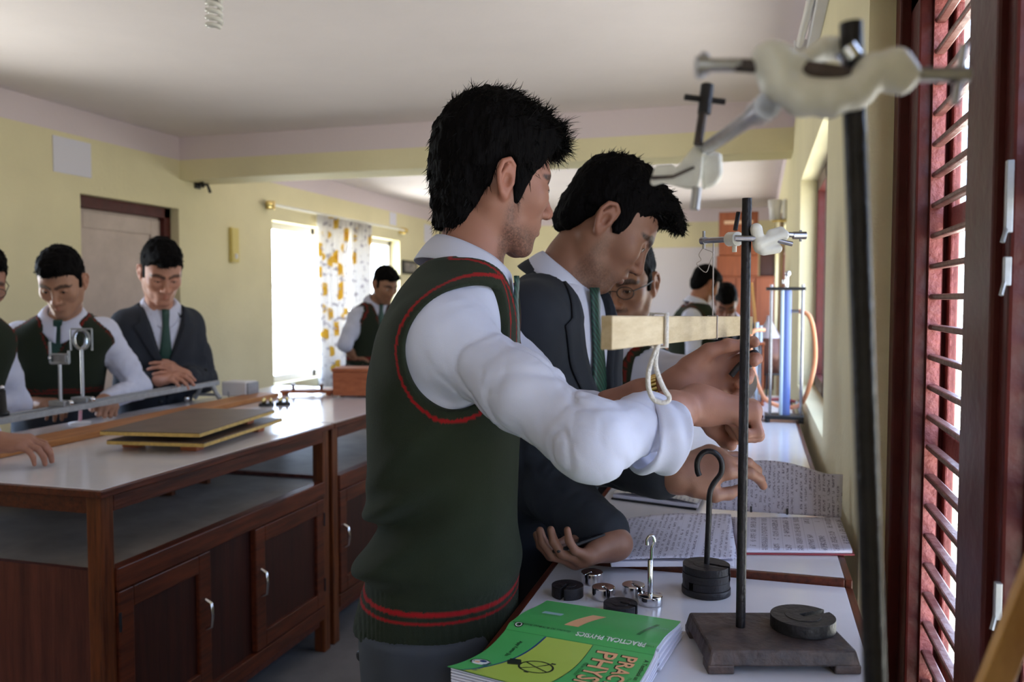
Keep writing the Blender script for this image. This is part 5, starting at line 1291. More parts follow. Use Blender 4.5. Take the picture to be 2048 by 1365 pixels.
# the same stand close to the camera
A = P(1749, 1365, .475); B = P(1702, 46, .470); dv = (B-A).normalized(); foot_ = A+dv*((TT+.026-A.z)/dv.z)
t = thing('retort_stand', 'blurred black retort stand closest to the camera, its white clamp high before the barred window', 'stand', (foot_.x, foot_.y, TT), 'retort stands with white clamps')
stand_base(t, (foot_.x-.005, foot_.y+.0), math.pi/2, TT, .17, .13)
MB().tube([foot_, B], .0062, 18).build('rod', M['blackmetal'], t)
ds = .462; Q = lambda x, y, d=ds: Vector(P(x, y, d))
bf = s_union([s_chain([Q(1550, 124), Q(1556, 168), Q(1602, 200), Q(1660, 202), Q(1716, 178)], [.0094, .0088, .0084, .0086, .0084], .004), s_cap(Q(1606, 172), Q(1664, 184), .0050, .006), s_chain([Q(1712, 186), Q(1745, 142), Q(1790, 130), Q(1812, 148)], [.0082, .0088, .0086, .0076], .004), s_cap(Q(1538, 120), Q(1592, 124), .0098, .006), s_chain([Q(1600, 122, .474), Q(1650, 98, .482), Q(1690, 98, .482)], [.005, .006, .007], .004), s_cap(Q(1785, 165), Q(1800, 172), .006, .005)], .006)
sdf_part('boss_head', bf, np.array(Q(1680, 160))-.075, np.array(Q(1680, 160))+.075, .0013, M['white_metal'], t)
def thumb(p0, p1, pin, parent, rr=.0036, head=.0052):
    p0, p1 = Vector(p0), Vector(p1); d = (p1-p0); mb = MB(); mb.tube([p0, p1], rr, 12); mb.tube([p1-d*.28, p1], head, 12); c = p1-d*.14; mb.tube([c-pin, c+pin], .0024, 8); return mb.build('thumb_screw', M['steel'], parent)
MB().tube([Q(1696, 152), Q(1600, 136), Q(1455, 130)], [.0052, .0046, .0034], 12).build('screw_thread', M['iron_base'], t)
thumb(Q(1480, 130), Q(1392, 131), (Q(1443, 92)-Q(1432, 140))*.5, t)
thumb(Q(1812, 150), Q(1936, 150), (Q(1900, 98)-Q(1884, 205))*.55, t, .0042, .0046)
MB().tube([Q(1690, 98), Q(1704, 118)], .0062, 12).build('rod_screw', M['chrome'], t)
J0 = Q(1536, 212); J1 = Vector(P(1414, 296, .66)); dj = (J1-J0)
MB().tube([J0, J0+dj*.12], .0075, 14).build('arm_collar', M['steel'], t)
MB().tube([J0, J1], .0050, 14).build('clamp_arm', M['steel'], t)
Y2 = lambda x, y: np.array(P(x, y, .665)); nrm_ = np.array(ray(1400, 330)); nrm_ /= np.linalg.norm(nrm_)
def plate(poly, th, off=0.0):
    a = [Vector(Y2(*p)+nrm_*(off-th/2)) for p in poly]; b = [Vector(Y2(*p)+nrm_*(off+th/2)) for p in poly]; n = len(poly); mb = MB()
    return mb.add(a+b, [tuple(range(n)), tuple(range(n, 2*n))[::-1]]+[(i, (i+1) % n, n+(i+1) % n, n+i) for i in range(n)], False)
j = plate([(1392, 288), (1408, 296), (1404, 352), (1396, 378), (1372, 378), (1326, 366), (1306, 372), (1300, 366), (1312, 330), (1346, 328), (1352, 336)], .010).build('clamp_jaw', M['white_metal'], t, bevel=.002)
plate([(1412, 300), (1444, 306), (1446, 352), (1432, 372), (1404, 382), (1402, 330)], .018, .010).build('clamp_jaw', M['white_metal'], t, bevel=.003)
plate([(1304, 352), (1346, 350), (1388, 332), (1390, 337), (1346, 357), (1304, 360)], .0112, -.0006).build('jaw_grip', M['iron_base'], t)
MB().tube([Vector(P(1415, 168, .655)), Vector(P(1396, 290, .655))], .0036, 12).build('jaw_screw', M['iron_base'], t)
MB().tube([Vector(P(1394, 376, .66)), Vector(P(1389, 420, .66))], .0038, 12).build('jaw_screw', M['steel'], t)
MB().tube([Vector(P(1415, 170, .655)), Vector(P(1408, 228, .655))], .0052, 12).tube([Vector(P(1369, 194, .655)), Vector(P(1450, 204, .655))], .0024, 10).build('tommy_bar', M['iron'], t)

# ---------------------------------------------------------------- hanging wooden bar, cords
B0 = np.array(P(1213, 666, .83)); B1 = np.array(P(1499, 651, 1.60)); bd = (B1-B0); bL = np.linalg.norm(bd); bd = bd/bL
def bar_t(px):
    for s in np.linspace(0, 1, 2001):
        q = Vector(B0+(B1-B0)*s)-CAMV
        if 1024+F_PX*(q.dot(_R))/(q.dot(_F)) >= px: return s
    return 1
bh, bw = .0335, .012
t = MB().bar(B0, B1, bw, bh).build('wooden_bar', M['bar_wood'], None, bevel=.0012); tag(t, 'pale bare wooden bar hanging level from a thread on the retort stand clamp', 'wooden bar')
bs = Vector(bd).cross(Vector((0, 0, 1))).normalized()
def ring(s, r, m, name, label, cat, extra=None, w=.0):
    c = Vector(B0+(B1-B0)*s); h, w_ = bh/2+r, bw/2+r
    pts = [c+bs*a+Vector((0, 0, b)) for a, b in ((-w_, -h), (-w_, h), (w_, h), (w_, -h), (-w_, -h))]
    mb = MB().tube(pts, r, 8)
    if extra: mb.tube(extra, r, 8)
    o = mb.build(name, m); return tag(o, label, cat), c
s1 = bar_t(1425); c = Vector(B0+(B1-B0)*s1); dB = (c-CAMV).dot(_F); top = Vector((c.x, c.y, arm0.z+(END.z-arm0.z)*((c-arm0).dot(d_)/(END-arm0).length)))
o, c = ring(s1, .0011, M['thread'], 'hanging_thread', 'thin grey thread hanging from the clamp end and tied round the wooden bar', 'thread',
            smooth_path([tuple(c+Vector((0, 0, bh/2))), tuple(c*.7+top*.3), tuple(c*.3+top*.7), tuple(top+Vector((0, 0, .004)))], 4))
sq = [END+Vector(v) for v in ((.002, 0, -.010), (-.004, -.002, -.020), (-.001, .001, -.028), (-.007, -.002, -.034), (.006, .002, -.046), (.012, .003, -.030), (.016, .003, -.018), (.004, 0, -.012))]
MB().tube(smooth_path([tuple(v) for v in sq], 4), .0007, 6).build('loose_wire_end', M['thread'], o)
s2 = bar_t(1318); c = Vector(B0+(B1-B0)*s2); dc = (c-CAMV).dot(_F)-.010
loop = [tuple(P(x, y, dc)) for x, y in ((1316, 690), (1306, 715), (1297, 745), (1297, 775), (1306, 798), (1322, 806), (1336, 803), (1338, 794), (1328, 778), (1318, 755), (1311, 730), (1313, 705), (1317, 688))]
ring(s2, .0030, M['cord'], 'cord_loop', 'thick white cotton cord looped over the wooden bar and hanging down', 'cord', smooth_path(loop, 5))

# ---------------------------------------------------------------- things in hands
hw = HI['AR']['L']; ax = np.array(hw['wr'])-np.array(hw['el']); ax /= np.linalg.norm(ax)
m = MB(); cw = np.array(hw['wr'])-ax*.030
uu = Vector(ax).orthogonal().normalized(); vv = Vector(ax).cross(uu)
for k in range(26):
    a = 2*math.pi*k/26; dr = uu*math.cos(a)+vv*math.sin(a); ta = -uu*math.sin(a)+vv*math.cos(a); c = Vector(cw)+dr*.0305
    m.tube([c-Vector(ax)*.0085, c+Vector(ax)*.0085], .0030, 8)
wb = m.build('watch_bracelet', M['brass'], HERO)
hk = [tuple(P(x, y, d)) for x, y, d in ((1462, 752, 1.335), (1476, 735, 1.335), (1490, 722, 1.335), (1502, 708, 1.335), (1511, 706, 1.335), (1513, 715, 1.335), (1504, 727, 1.335), (1497, 730, 1.335))]
tag(MB().tube(smooth_path(hk, 4), .0048, 10).build('iron_hook', M['iron']), 'small black iron hook held in the nearest student’s left hand', 'hook')
hr = I2['AR']['R']['hand']; Lp = hr.L; pm = Matrix(); 
fwd_ = np.array(Lp(1, 0, 0))-np.array(Lp(0, 0, 0)); fwd_ /= np.linalg.norm(fwd_); th_ = np.array(Lp(0, 1, 0))-np.array(Lp(0, 0, 0)); th_ /= np.linalg.norm(th_); pn_ = np.cross(fwd_, th_); pn_ = pn_ if pn_[2] > 0 else -pn_
cph = np.array(Lp(.086, .004, .026))
Mx = Matrix(((fwd_[0], th_[0], pn_[0], cph[0]), (fwd_[1], th_[1], pn_[1], cph[1]), (fwd_[2], th_[2], pn_[2], cph[2]), (0, 0, 0, 1)))
t = thing('mobile_phone', 'slim black mobile phone lying in the coat student’s lower hand', 'phone', tuple(cph))
MB().box((-.050, -.026, -.003), (.045, .026, .003), Mx).build('case', M['black'], t, bevel=.0025)
MB().box((-.046, -.023, .003), (.041, .023, .0036), Mx).build('screen', mat('dark_glass_screen', srgb(14, 15, 20), .08), t)

# ---------------------------------------------------------------- notebooks with handwriting
def script_mat(name, scale=1.0, tint=srgb(214, 212, 228), ax='YZ', pitch=.0092, ink=srgb(112, 104, 128)):
    m, nt, b = newmat(name); b.inputs['Roughness'].default_value = .75; b.inputs['Specular IOR Level'].default_value = .2
    tc = N(nt, 'ShaderNodeTexCoord'); sx = N(nt, 'ShaderNodeSeparateXYZ'); nt.links.new(tc.outputs['Object'], sx.inputs[0])
    def mth(op, a, bb=None, c=None):
        n = N(nt, 'ShaderNodeMath', operation=op)
        for i, v in enumerate((a, bb, c)):
            if v is None: continue
            if isinstance(v, (int, float)): n.inputs[i].default_value = v
            else: nt.links.new(v, n.inputs[i])
        return n.outputs[0]
    v = mth('ADD', sx.outputs['Y'], sx.outputs['Z']); u = sx.outputs['X']
    row = mth('DIVIDE', u, pitch); ri = mth('FLOOR', row); fr = mth('FRACT', row)
    band = mth('MULTIPLY', mth('GREATER_THAN', fr, .22), mth('LESS_THAN', fr, .74))
    def noise(sv, su, thr, det=2):
        cb = N(nt, 'ShaderNodeCombineXYZ'); nt.links.new(mth('MULTIPLY', v, sv), cb.inputs[0]); nt.links.new(mth('MULTIPLY', u, su), cb.inputs[1]); nt.links.new(mth('MULTIPLY', ri, 7.31), cb.inputs[2])
        n = N(nt, 'ShaderNodeTexNoise'); n.inputs['Scale'].default_value = 1; n.inputs['Detail'].default_value = det; nt.links.new(cb.outputs[0], n.inputs['Vector']); return mth('GREATER_THAN', n.outputs['Fac'], thr)
    inkf = mth('MULTIPLY', mth('MULTIPLY', band, noise(420, 380, .50)), mth('MULTIPLY', noise(75, 0, .40, 0), noise(9, 0, .36, 0)))
    rule = mth('MULTIPLY', mth('LESS_THAN', fr, .06), .25)
    f = mth('MINIMUM', mth('ADD', mth('MULTIPLY', inkf, .85), rule), 1.0)
    mx = N(nt, 'ShaderNodeMix', data_type='RGBA'); mx.inputs[6].default_value = tint; mx.inputs[7].default_value = ink
    nt.links.new(f, mx.inputs['Factor']); nt.links.new(mx.outputs[2], b.inputs['Base Color']); return m
M['script'] = script_mat('handwritten_ruled_page'); M['script2'] = script_mat('sparse_handwritten_page', pitch=.021)
TZ = TT+.012
def sheet(name, c00, c10, c11, c01, mats, parent, bulge=lambda a, b: 0, th=.0006, n=18, mi=0):
    c = [np.array(x, float) for x in (c00, c10, c11, c01)]; rows = []
    for i in range(n):
        a = i/(n-1); rows.append([tuple((c[0]*(1-a)+c[1]*a)*(1-bb)+(c[3]*(1-a)+c[2]*a)*bb+np.array([0, 0, bulge(a, bb)])) for bb in np.linspace(0, 1, n)])
    return MB().grid(rows).build(name, mats, parent, solid=th)
def block(name, quad, z0, z1, m, parent, bevel=.001):
    a = [(p.x, p.y, z0) for p in quad]; b = [(p.x, p.y, z1) for p in quad]
    return MB().add(a+b, [(3, 2, 1, 0), (4, 5, 6, 7), (0, 1, 5, 4), (1, 2, 6, 5), (2, 3, 7, 6), (3, 0, 4, 7)], False).build(name, m, parent, bevel=bevel)
# far notebook with one leaf standing up
zA = TZ+.008; qa = [onZ(1476, 1102, zA), onZ(1710, 1104, zA), onZ(1680, 1036, zA), onZ(1462, 1036, zA)]
t = thing('notebook', 'open handwritten notebook against the wall, its far leaf standing up', 'notebook', tuple((qa[0]+qa[2])*.5*1.0), 'open notebooks on the wall tables')
t.location.z = TZ
block('cover', qa, TZ+.0003, TZ+.003, mat('red_notebook_cover', srgb(150, 50, 60), .5), t); block('page_block', [qa[0]+Vector((0, .004, 0)), qa[1]+Vector((-.004, .004, 0)), qa[2], qa[3]], TZ+.003, zA, M['paper'], t)
sheet('page', tuple(qa[0]+Vector((0, .004, .0006))), tuple(qa[1]+Vector((-.004, .004, .0006))), tuple(qa[2]+Vector((0, 0, .0006))), tuple(qa[3]+Vector((0, 0, .0006))), M['script2'], t)
yS = qa[2].y; tl, tr = onY(1428, 936, yS+.03), onY(1686, 944, yS+.03); bl_, br_ = onY(1424, 1034, yS), onY(1683, 1034, yS); bl_.z = br_.z = zA
sheet('standing_leaf', tuple(bl_), tuple(br_), tuple(tr), tuple(tl), M['script'], t, lambda a, b: b*(.022*math.sin(math.pi*min(a*1.15, 1))-.006*a))
for px in (1502, 1574):
    q = onY(px, 1033, yS-.004); q.z = zA+.003; MB().tube([tuple(q+Vector((0, -.006, -.002))), tuple(q+Vector((0, -.002, .010)))], .0022, 6).build('binding_ring', M['black'], t)
# nearer notebook, thick curling pages
zB = TZ+.014; qb = [onZ(1222, 1132, TZ+.003), onZ(1500, 1134, TZ+.003), onZ(1462, 1036, TZ+.003), onZ(1206, 1056, TZ+.003)]
qb[2].y = min(qb[2].y, qa[3].y-.0); qb[2].x = min(qb[2].x, qa[0].x-.004); qb[1].x = min(qb[1].x, qa[0].x-.006)
t = thing('notebook', 'thick open handwritten notebook in front of the tall black hanger, pages curling', 'notebook', (qb[0].x, qb[0].y, TZ), 'open notebooks on the wall tables')
block('page_block', qb, TZ+.0004, TZ+.010, M['paper'], t)
up_ = Vector((0, 0, .0085))
sheet('page', tuple(qb[0]+up_), tuple(qb[1]+up_+Vector((.006, 0, 0))), tuple(qb[2]+up_), tuple(qb[3]+up_), M['script'], t, lambda a, b: .012*math.sin(math.pi*a)**.8*(.4+.6*b)+.004*max(0, a-.85)/.15)
# third notebook farther back
qc = [onZ(1222, 1000, TZ), onZ(1392, 1022, TZ), onZ(1424, 962, TZ), onZ(1290, 952, TZ)]
t = thing('notebook', 'pile of open notebook pages lying beyond, under the coat student’s reaching hand', 'notebook', (qc[0].x, qc[0].y, TZ), 'open notebooks on the wall tables')
block('cover', qc, TZ+.0004, TZ+.004, M['black'], t); block('page_block', [q+Vector((.004, .004, 0)) for q in qc], TZ+.004, TZ+.012, M['paper'], t)
sheet('page', *[tuple(q+Vector((.003, .003, .0155))) for q in qc], script_mat('worn_handwritten_page', tint=srgb(208, 204, 200)), t, lambda a, b: .006*math.sin(math.pi*a))

# ---------------------------------------------------------------- green textbook lying open face down
def book():
    a, b = onZ(1027, 1238, TT+.036), onZ(1318, 1287, TT+.036)
    L = (b-a).length; U = (b-a).normalized(); Vn = Vector((U.y, -U.x, 0))          # Vn: towards the camera, across the front cover
    if Vn.y > 0: Vn = -Vn
    t = thing('textbook', 'green practical physics textbook lying open face down at the near table edge', 'book', ((a.x+b.x)/2, (a.y+b.y)/2, TT))
    # profile across the book: s<0 back cover, 0..SP spine, then front cover
    SP = .026; BK = .128; FR_ = .168
    def prof(s):
        if s < 0: q = -s/BK; return (s*.97, .034-.013*q**1.3+.0012*math.sin(q*6))
        if s <= SP: return (s, .034+.003*math.sin(math.pi*s/SP)-.004*(s/SP))
        q = (s-SP)/FR_; return (SP+(s-SP)*.985, .030-.006*math.sin(min(q*2.2, 1)*math.pi/2)+.016*q*q-.006*q)
    def S(u, s, off=0.0):
        x, z = prof(s); x2, z2 = prof(s+.002); nx, nz = -(z2-z), (x2-x); k = math.hypot(nx, nz)
        curl = .012*max(0, (s-SP)/FR_)**2*(1-u/L)                                # front corner lifts a little more at the left
        pnt = a+U*u+Vn*(x+nx/k*off); return (pnt.x, pnt.y, TT+z+nz/k*off+curl)
    mats = [mat('green_book_cover', srgb(82, 180, 98), .30, var=.08, vscale=10, spec=.5), mat('yellow_green_cover_panel', srgb(176, 198, 82), .3), mat('cover_blue_line', srgb(30, 58, 120), .35), mat('cover_black_print', srgb(24, 26, 24), .4), mat('cover_salmon_print', srgb(238, 178, 132), .35), mat('cover_white_print', srgb(232, 236, 232), .35), mat('dark_green_line', srgb(34, 110, 52), .35), mat('pale_cover_patch', srgb(150, 190, 190), .35)]
    mb = MB(); n1 = 60; n2 = 14; ss = np.linspace(-BK, SP+FR_, n1)
    mb.grid([[S(u, s) for u in np.linspace(0, L, n2)] for s in ss]); mb.grid([[S(u, s, -.0007) for u in np.linspace(0, L, n2)] for s in ss])
    def strip(poly_uv, mi, off):      # polygon in (u, s) cut into fine rows so that it follows the cover
        mb.mi = mi; mb.add([S(u, s, off) for u, s in poly_uv], [tuple(range(len(poly_uv)))], False); mb.mi = 0
    def patch(fl, fr, s0, s1, mi, off, n=22):
        mb.mi = mi; mb.grid([[S(fl(s)+(fr(s)-fl(s))*k/4, s, off) for k in range(5)] for s in np.linspace(s0, s1, n)]); mb.mi = 0
    f0 = SP+.001; f1 = SP+FR_-.0005
    left = lambda s: .060-.022*((s-SP)/FR_)-.030*((s-SP)/FR_)**1.6*.6; right = lambda s: .124-.004*((s-SP)/FR_)-.010*((s-SP)/FR_)**2
    patch(left, right, f0, f1, 1, .0003); patch(lambda s: left(s)-.0025, left, f0, f1, 2, .0004); patch(right, lambda s: right(s)+.0008, f0, f1, 3, .0004)
    patch(lambda s: .0, lambda s: L, SP-.0005, SP+.0005, 6, .0003)
    def text(body, size, u, s, du, ds, mi, off=.0006, bold=0, space=1.0, outline=None):
        """lay lettering on the cover: reading direction (du, ds), letters upright towards its left"""
        cu = bpy.data.curves.new('lettering', 'FONT'); cu.body = body; cu.size = size; cu.offset = bold; cu.resolution_u = 2; cu.space_character = space
        to = bpy.data.objects.new('lettering', cu); COL.objects.link(to); dg = bpy.context.evaluated_depsgraph_get(); dg.update()
        me = bpy.data.meshes.new_from_object(to.evaluated_get(dg)); bm = bmesh.new(); bm.from_mesh(me); bmesh.ops.triangulate(bm, faces=bm.faces)
        for _ in range(2):
            lng = [e for e in bm.edges if e.calc_length() > .007]
            if lng: bmesh.ops.subdivide_edges(bm, edges=lng, cuts=1); bmesh.ops.triangulate(bm, faces=bm.faces)
        mb.mi = mi; mb.add([S(min(max(u+v.co.x*du[0]+v.co.y*du[1], 0), L), s+v.co.x*ds[0]+v.co.y*ds[1], off) for v in bm.verts], [[v.index for v in f.verts] for f in bm.faces], False); mb.mi = 0
        bm.free(); bpy.data.objects.remove(to); bpy.data.meshes.remove(me); bpy.data.curves.remove(cu)
    # front cover: reads away from the spine (increasing s), letters' heads towards the right (increasing u)
    fr = dict(du=(0, 1), ds=(1, 0))
    for (body, size, u, s) in (('PRACTICAL', .0275, .168, SP+.012), ('PHYSICS', .0375, .135, SP+.010)):
        text(body, size, u-.0012, s-.0008, mi=3, off=.0005, bold=.0013, space=1.03, **fr); text(body, size, u, s, mi=4, off=.0008, bold=.0006, space=1.03, **fr)
    text('A Textbook on', .0085, .196, SP+.014, mi=3, bold=.0001, **fr)
    text('(Theory and Practical)', .0062, .1895, SP+.062, mi=6, **fr)
    text('New Edition', .0085, .1275, SP+.045, mi=6, **fr)
    text('Grades XI & XII', .0072, .026, SP+.108, mi=2, bold=.0001, **fr); text('Ajay Kumar Jha', .0078, .030, SP+.022, mi=3, bold=.0001, **fr)
    # spine: reads from right to left seen from the front cover, heads towards the front cover
    sp = dict(du=(-1, 0), ds=(0, 1))
    text('PRACTICAL PHYSICS', .0150, L-.014, .0065, mi=5, bold=.0003, space=1.0, du=(-.68, 0), ds=(0, 1)); text('A Textbook on', .0048, L-.003, .012, mi=3, du=(-.55, 0), ds=(0, 1))
    text('Grades XI & XII', .0068, .088, .0085, mi=3, **sp); text('Ajay Kumar Jha', .0068, .046, .0085, mi=3, **sp)
    def ringp(u, s, r0, r1, mi, off, a0=0, a1=2*math.pi, n=40, el=1.0):
        mb.mi = mi; mb.grid([[S(u+r*math.cos(q), s+r*math.sin(q)*el, off) for r in (r0, r1)] for q in np.linspace(a0, a1, n)], False); mb.mi = 0
    def disc(u, s, r, mi, off, n=24): strip([(u+r*math.cos(q), s+r*math.sin(q)) for q in np.linspace(0, 2*math.pi, n, endpoint=False)], mi, off)
    disc(.014, .0135, .0062, 3, .0004); ringp(.014, .0135, .0035, .0048, 5, .0006); 
    # round publisher emblem on the front cover
    ue, se = .0165, SP+.112
    disc(ue, se, .0125, 5, .0004); ringp(ue, se, .0105, .0125, 3, .0006, 2.2, 5.6); ringp(ue, se, .0078, .0088, 3, .0006, 2.6, 5.2); disc(ue+.002, se-.004, .0045, 2, .0006); disc(ue-.003, se+.003, .0036, 4, .0006); ringp(ue, se, .0105, .0125, 3, .0006, -.5, .9)
    # galvanometer picture: a spoked ring on a stand beside a dark box
    ug, sg = .080, SP+.088
    ringp(ug, sg, .0195, .0222, 3, .0005)
    for q in (.5, 2.4, 3.7, 5.3): strip([(ug+.0008*math.sin(q), sg-.0008*math.cos(q)), (ug+.020*math.cos(q)+.0012*math.sin(q), sg+.020*math.sin(q)-.0012*math.cos(q)), (ug+.020*math.cos(q)-.0012*math.sin(q), sg+.020*math.sin(q)+.0012*math.cos(q)), (ug-.0008*math.sin(q), sg+.0008*math.cos(q))], 3, .0006)
    strip([(ug-.024, sg-.012), (ug-.019, sg+.004), (ug-.034, sg+.010), (ug-.040, sg-.004), (ug-.036, sg-.012)], 3, .0005); strip([(ug-.040, sg-.012), (ug-.026, sg-.015), (ug-.024, sg-.009), (ug-.037, sg-.006)], 3, .0006); strip([(ug+.012, sg-.023), (ug+.018, sg-.023), (ug+.018, sg-.019), (ug+.012, sg-.019)], 3, .0005); strip([(ug-.006, sg+.021), (ug+.0, sg+.021), (ug+.0, sg+.026), (ug-.006, sg+.026)], 3, .0005)
    # back cover: pale patches and a salmon bar
    patch(lambda s: .022-.02*s, lambda s: .052, -.062, -.048, 7, .0004, 6); patch(lambda s: .072-.24*(s+.02), lambda s: .092-.24*(s+.02), -.085, -.012, 4, .0004, 14); patch(lambda s: .165-.15*s, lambda s: .170-.15*s, -.09, -.02, 6, .0004, 12)
    text('PHYSICS', .009, L-.004, -.072, mi=7, du=(-.8, 0), ds=(0, .8))
    mb.build('cover', mats, t)
    # pages under both halves
    for nm, s0, s1, inset in (('page_block', SP*.7, SP+FR_-.006, .0), ('page_block', -BK+.003, SP*.3, 0)):
        rows_t = [[S(u, s, -.0012) for u in (.002, L-.001)] for s in np.linspace(s0, s1, 26)]
        pb = MB(); n = len(rows_t)
        lay = 12; front = s1 > .05
        for j in range(lay):                                            # separate leaves fan a little at the head
            e = j/lay
            def low(pnt, e=e):
                return (pnt[0], pnt[1], TT+.0006+(pnt[2]-TT-.0006)*(1-e))
            def nxt(pnt, e=e): return (pnt[0], pnt[1], TT+.0006+(pnt[2]-TT-.0006)*(1-e-.7/lay))
            ext = .0035*math.sin(j*2.1)+.003*(e if not front else 1-e)
            rt = [[low(r[0]), tuple(Vector(low(r[1]))+U*ext)] for r in rows_t]; rb = [[nxt(r[0]), tuple(Vector(nxt(r[1]))+U*ext)] for r in rows_t]
            pb.grid(rt, False); pb.grid(rb, False); pb.grid([[rt[i][1], rb[i][1]] for i in range(n)], False); pb.grid([[rt[i][0], rb[i][0]] for i in range(n)], False); pb.grid([rt[0], rb[0]], False); pb.grid([rt[-1], rb[-1]], False)
        pb.build(nm, M['paper'], t)
    return t
book()

# ---------------------------------------------------------------- tube apparatus at the far end of the wall tables
ZF = TT+.008
c = onZ(1568, 846, ZF); X0, Y0 = c.x, c.y+.04; zt = onY(1568, 578, Y0).z; kk = 3.26/F_PX
t = thing('tube_apparatus', 'steel tube apparatus with blue column, black base plate and orange rubber tube', 'apparatus', (X0, Y0, ZF))
MB().box((X0-.072, Y0-.05, ZF+.012), (X0+.072, Y0+.05, ZF+.026)).build('base_plate', M['black'], t, bevel=.003)
for sx in (-1, 1):
    for sy in (-1, 1): MB().lathe([(0, 0), (.010, 0), (.010, .013), (0, .013)], (X0+sx*.062, Y0+sy*.04, ZF), n=12).build('foot', M['black'], t)
MB().box((X0-.072, Y0-.022, zt-.006), (X0+.072, Y0+.022, zt+.006)).build('top_plate', M['black'], t, bevel=.002)
for x in (-.052, .062): MB().tube([(X0+x, Y0, ZF+.024), (X0+x, Y0, zt+.016)], .0058, 12).build('rod', M['steel'], t)
MB().tube([(X0+.006, Y0, ZF+.024), (X0+.006, Y0, zt)], .016, 18).build('column', M['tube_blue'], t)
MB().tube([(X0-.012, Y0-.012, ZF+.024), (X0-.012, Y0-.012, zt)], .007, 12).build('glass_tube', M['plastic_clear'], t)
MB().tube([(X0+.02, Y0, zt-.085), (X0+.048, Y0-.004, zt-.085)], .006, 10).build('side_arm', M['steel'], t)
MB().tube([(X0+.004, Y0, zt), (X0+.004, Y0, zt+.05)], .006, 10).sphere((X0+.006, Y0, zt+.058), .011, 12, 8).tube([(X0-.006, Y0, zt+.02), (X0-.006, Y0, zt+.034)], .008, 10).build('top_fitting', M['chrome'], t)
PZ = lambda x, y, d=3.22: tuple(P(x, y, d))
ot = smooth_path([PZ(1598, 622, 3.24), PZ(1618, 632), PZ(1628, 668), PZ(1630, 720), PZ(1620, 768), PZ(1604, 806, 3.3), PZ(1585, 815, 3.45), PZ(1556, 812, 3.5), PZ(1528, 795, 3.5), PZ(1510, 752, 3.5), PZ(1502, 706, 3.5), PZ(1500, 676, 3.5), PZ(1508, 662, 3.5), PZ(1528, 660, 3.55)], 6)
MB().tube(ot, .0085, 10).build('rubber_tube', M['rubber_orange'], t)
zz = ZF+.009
rt_ = [onZ(x, y, zz) for x, y in ((1600, 806), (1560, 799), (1520, 803), (1497, 818), (1508, 830), (1524, 834))]
tag(MB().tube(smooth_path([tuple(v) for v in rt_], 6), .0075, 10).build('red_tube', M['rubber_red']), 'dark red rubber tube curled on the table before the tube apparatus', 'tube')
for k, (y0_, lab) in enumerate(((806, 'upper of two pale plastic hoses running from the apparatus to the wall'), (822, 'lower of two pale plastic hoses running from the apparatus to the wall'))):
    pts = [onZ(x, y, zz) for x, y in ((1612, y0_), (1622, y0_+5), (1634, y0_+12))]; pts = [Vector((min(v.x, .175), v.y, v.z)) for v in pts]
    tag(MB().tube([tuple(v) for v in pts], .008, 10).build('plastic_hose', M['plastic_clear']), lab, 'hose', 'pale hoses by the wall')
# brown conical vessel on a tripod behind
cb = onZ(1546, 808, ZF); cb = Vector((cb.x-.02, cb.y+.2, ZF)); db = (cb-CAMV).dot(_F); zb0 = P(1546, 746, db).z; zb1 = P(1546, 676, db).z; zb2 = P(1546, 640, db).z
t = thing('boiler', 'brown vessel with a pale cone top on thin tripod behind the tube apparatus', 'boiler', (cb.x, cb.y, ZF))
MB().lathe([(0, zb0), (.050, zb0), (.055, zb1), (0, zb1)], (cb.x, cb.y, 0), n=24).build('vessel', mat('brown_copper_vessel', srgb(104, 66, 54), .4, .3, var=.3, vscale=20), t)
MB().lathe([(.055, zb1), (.012, zb2), (.010, zb2+.02), (0, zb2+.02)], (cb.x, cb.y, 0), n=24).build('cone_top', mat('pale_cone_metal', srgb(176, 166, 170), .4, .3), t)
MB().lathe([(.058, zb0-.006), (.066, zb0-.006), (.066, zb0), (.058, zb0)], (cb.x, cb.y, 0), n=24).build('tripod_ring', M['black'], t)
for a in (.4, 2.5, 4.6): MB().tube([(cb.x+.062*math.cos(a), cb.y+.062*math.sin(a), zb0-.004), (cb.x+.075*math.cos(a), cb.y+.075*math.sin(a), ZF+.001)], .004, 8).build('leg', M['black'], t)
# test tubes, leaning sticks
for (x, yb, yt, r, lab) in ((1503, 704, 655, .010, 'clear glass test tube beside the orange tube, the wider lower one'), (1517, 668, 634, .006, 'left of two slim glass tubes above the wooden rack'), (1523, 664, 638, .005, 'right of two slim glass tubes above the wooden rack')):
    pass
rk = onZ(1500, 800, ZF); dr = 3.75; rb_ = P(1506, 700, dr)
t = thing('test_tube_rack', 'small wooden rack with glass tubes, partly behind the retort stand rod', 'rack', (rb_.x, rb_.y, ZF))
MB().box((rb_.x-.05, rb_.y-.03, ZF), (rb_.x+.05, rb_.y+.03, ZF+.012)).build('rack_base', M['box_wood'], t, bevel=.002); zr2 = P(1506, 690, dr).z
MB().box((rb_.x-.05, rb_.y-.03, zr2), (rb_.x+.05, rb_.y+.03, zr2+.012)).build('rack_top', M['box_wood'], t, bevel=.002)
for x in (-.047, .040): MB().box((rb_.x+x, rb_.y-.02, ZF+.012), (rb_.x+x+.007, rb_.y+.02, zr2)).build('rack_side', M['box_wood'], t)
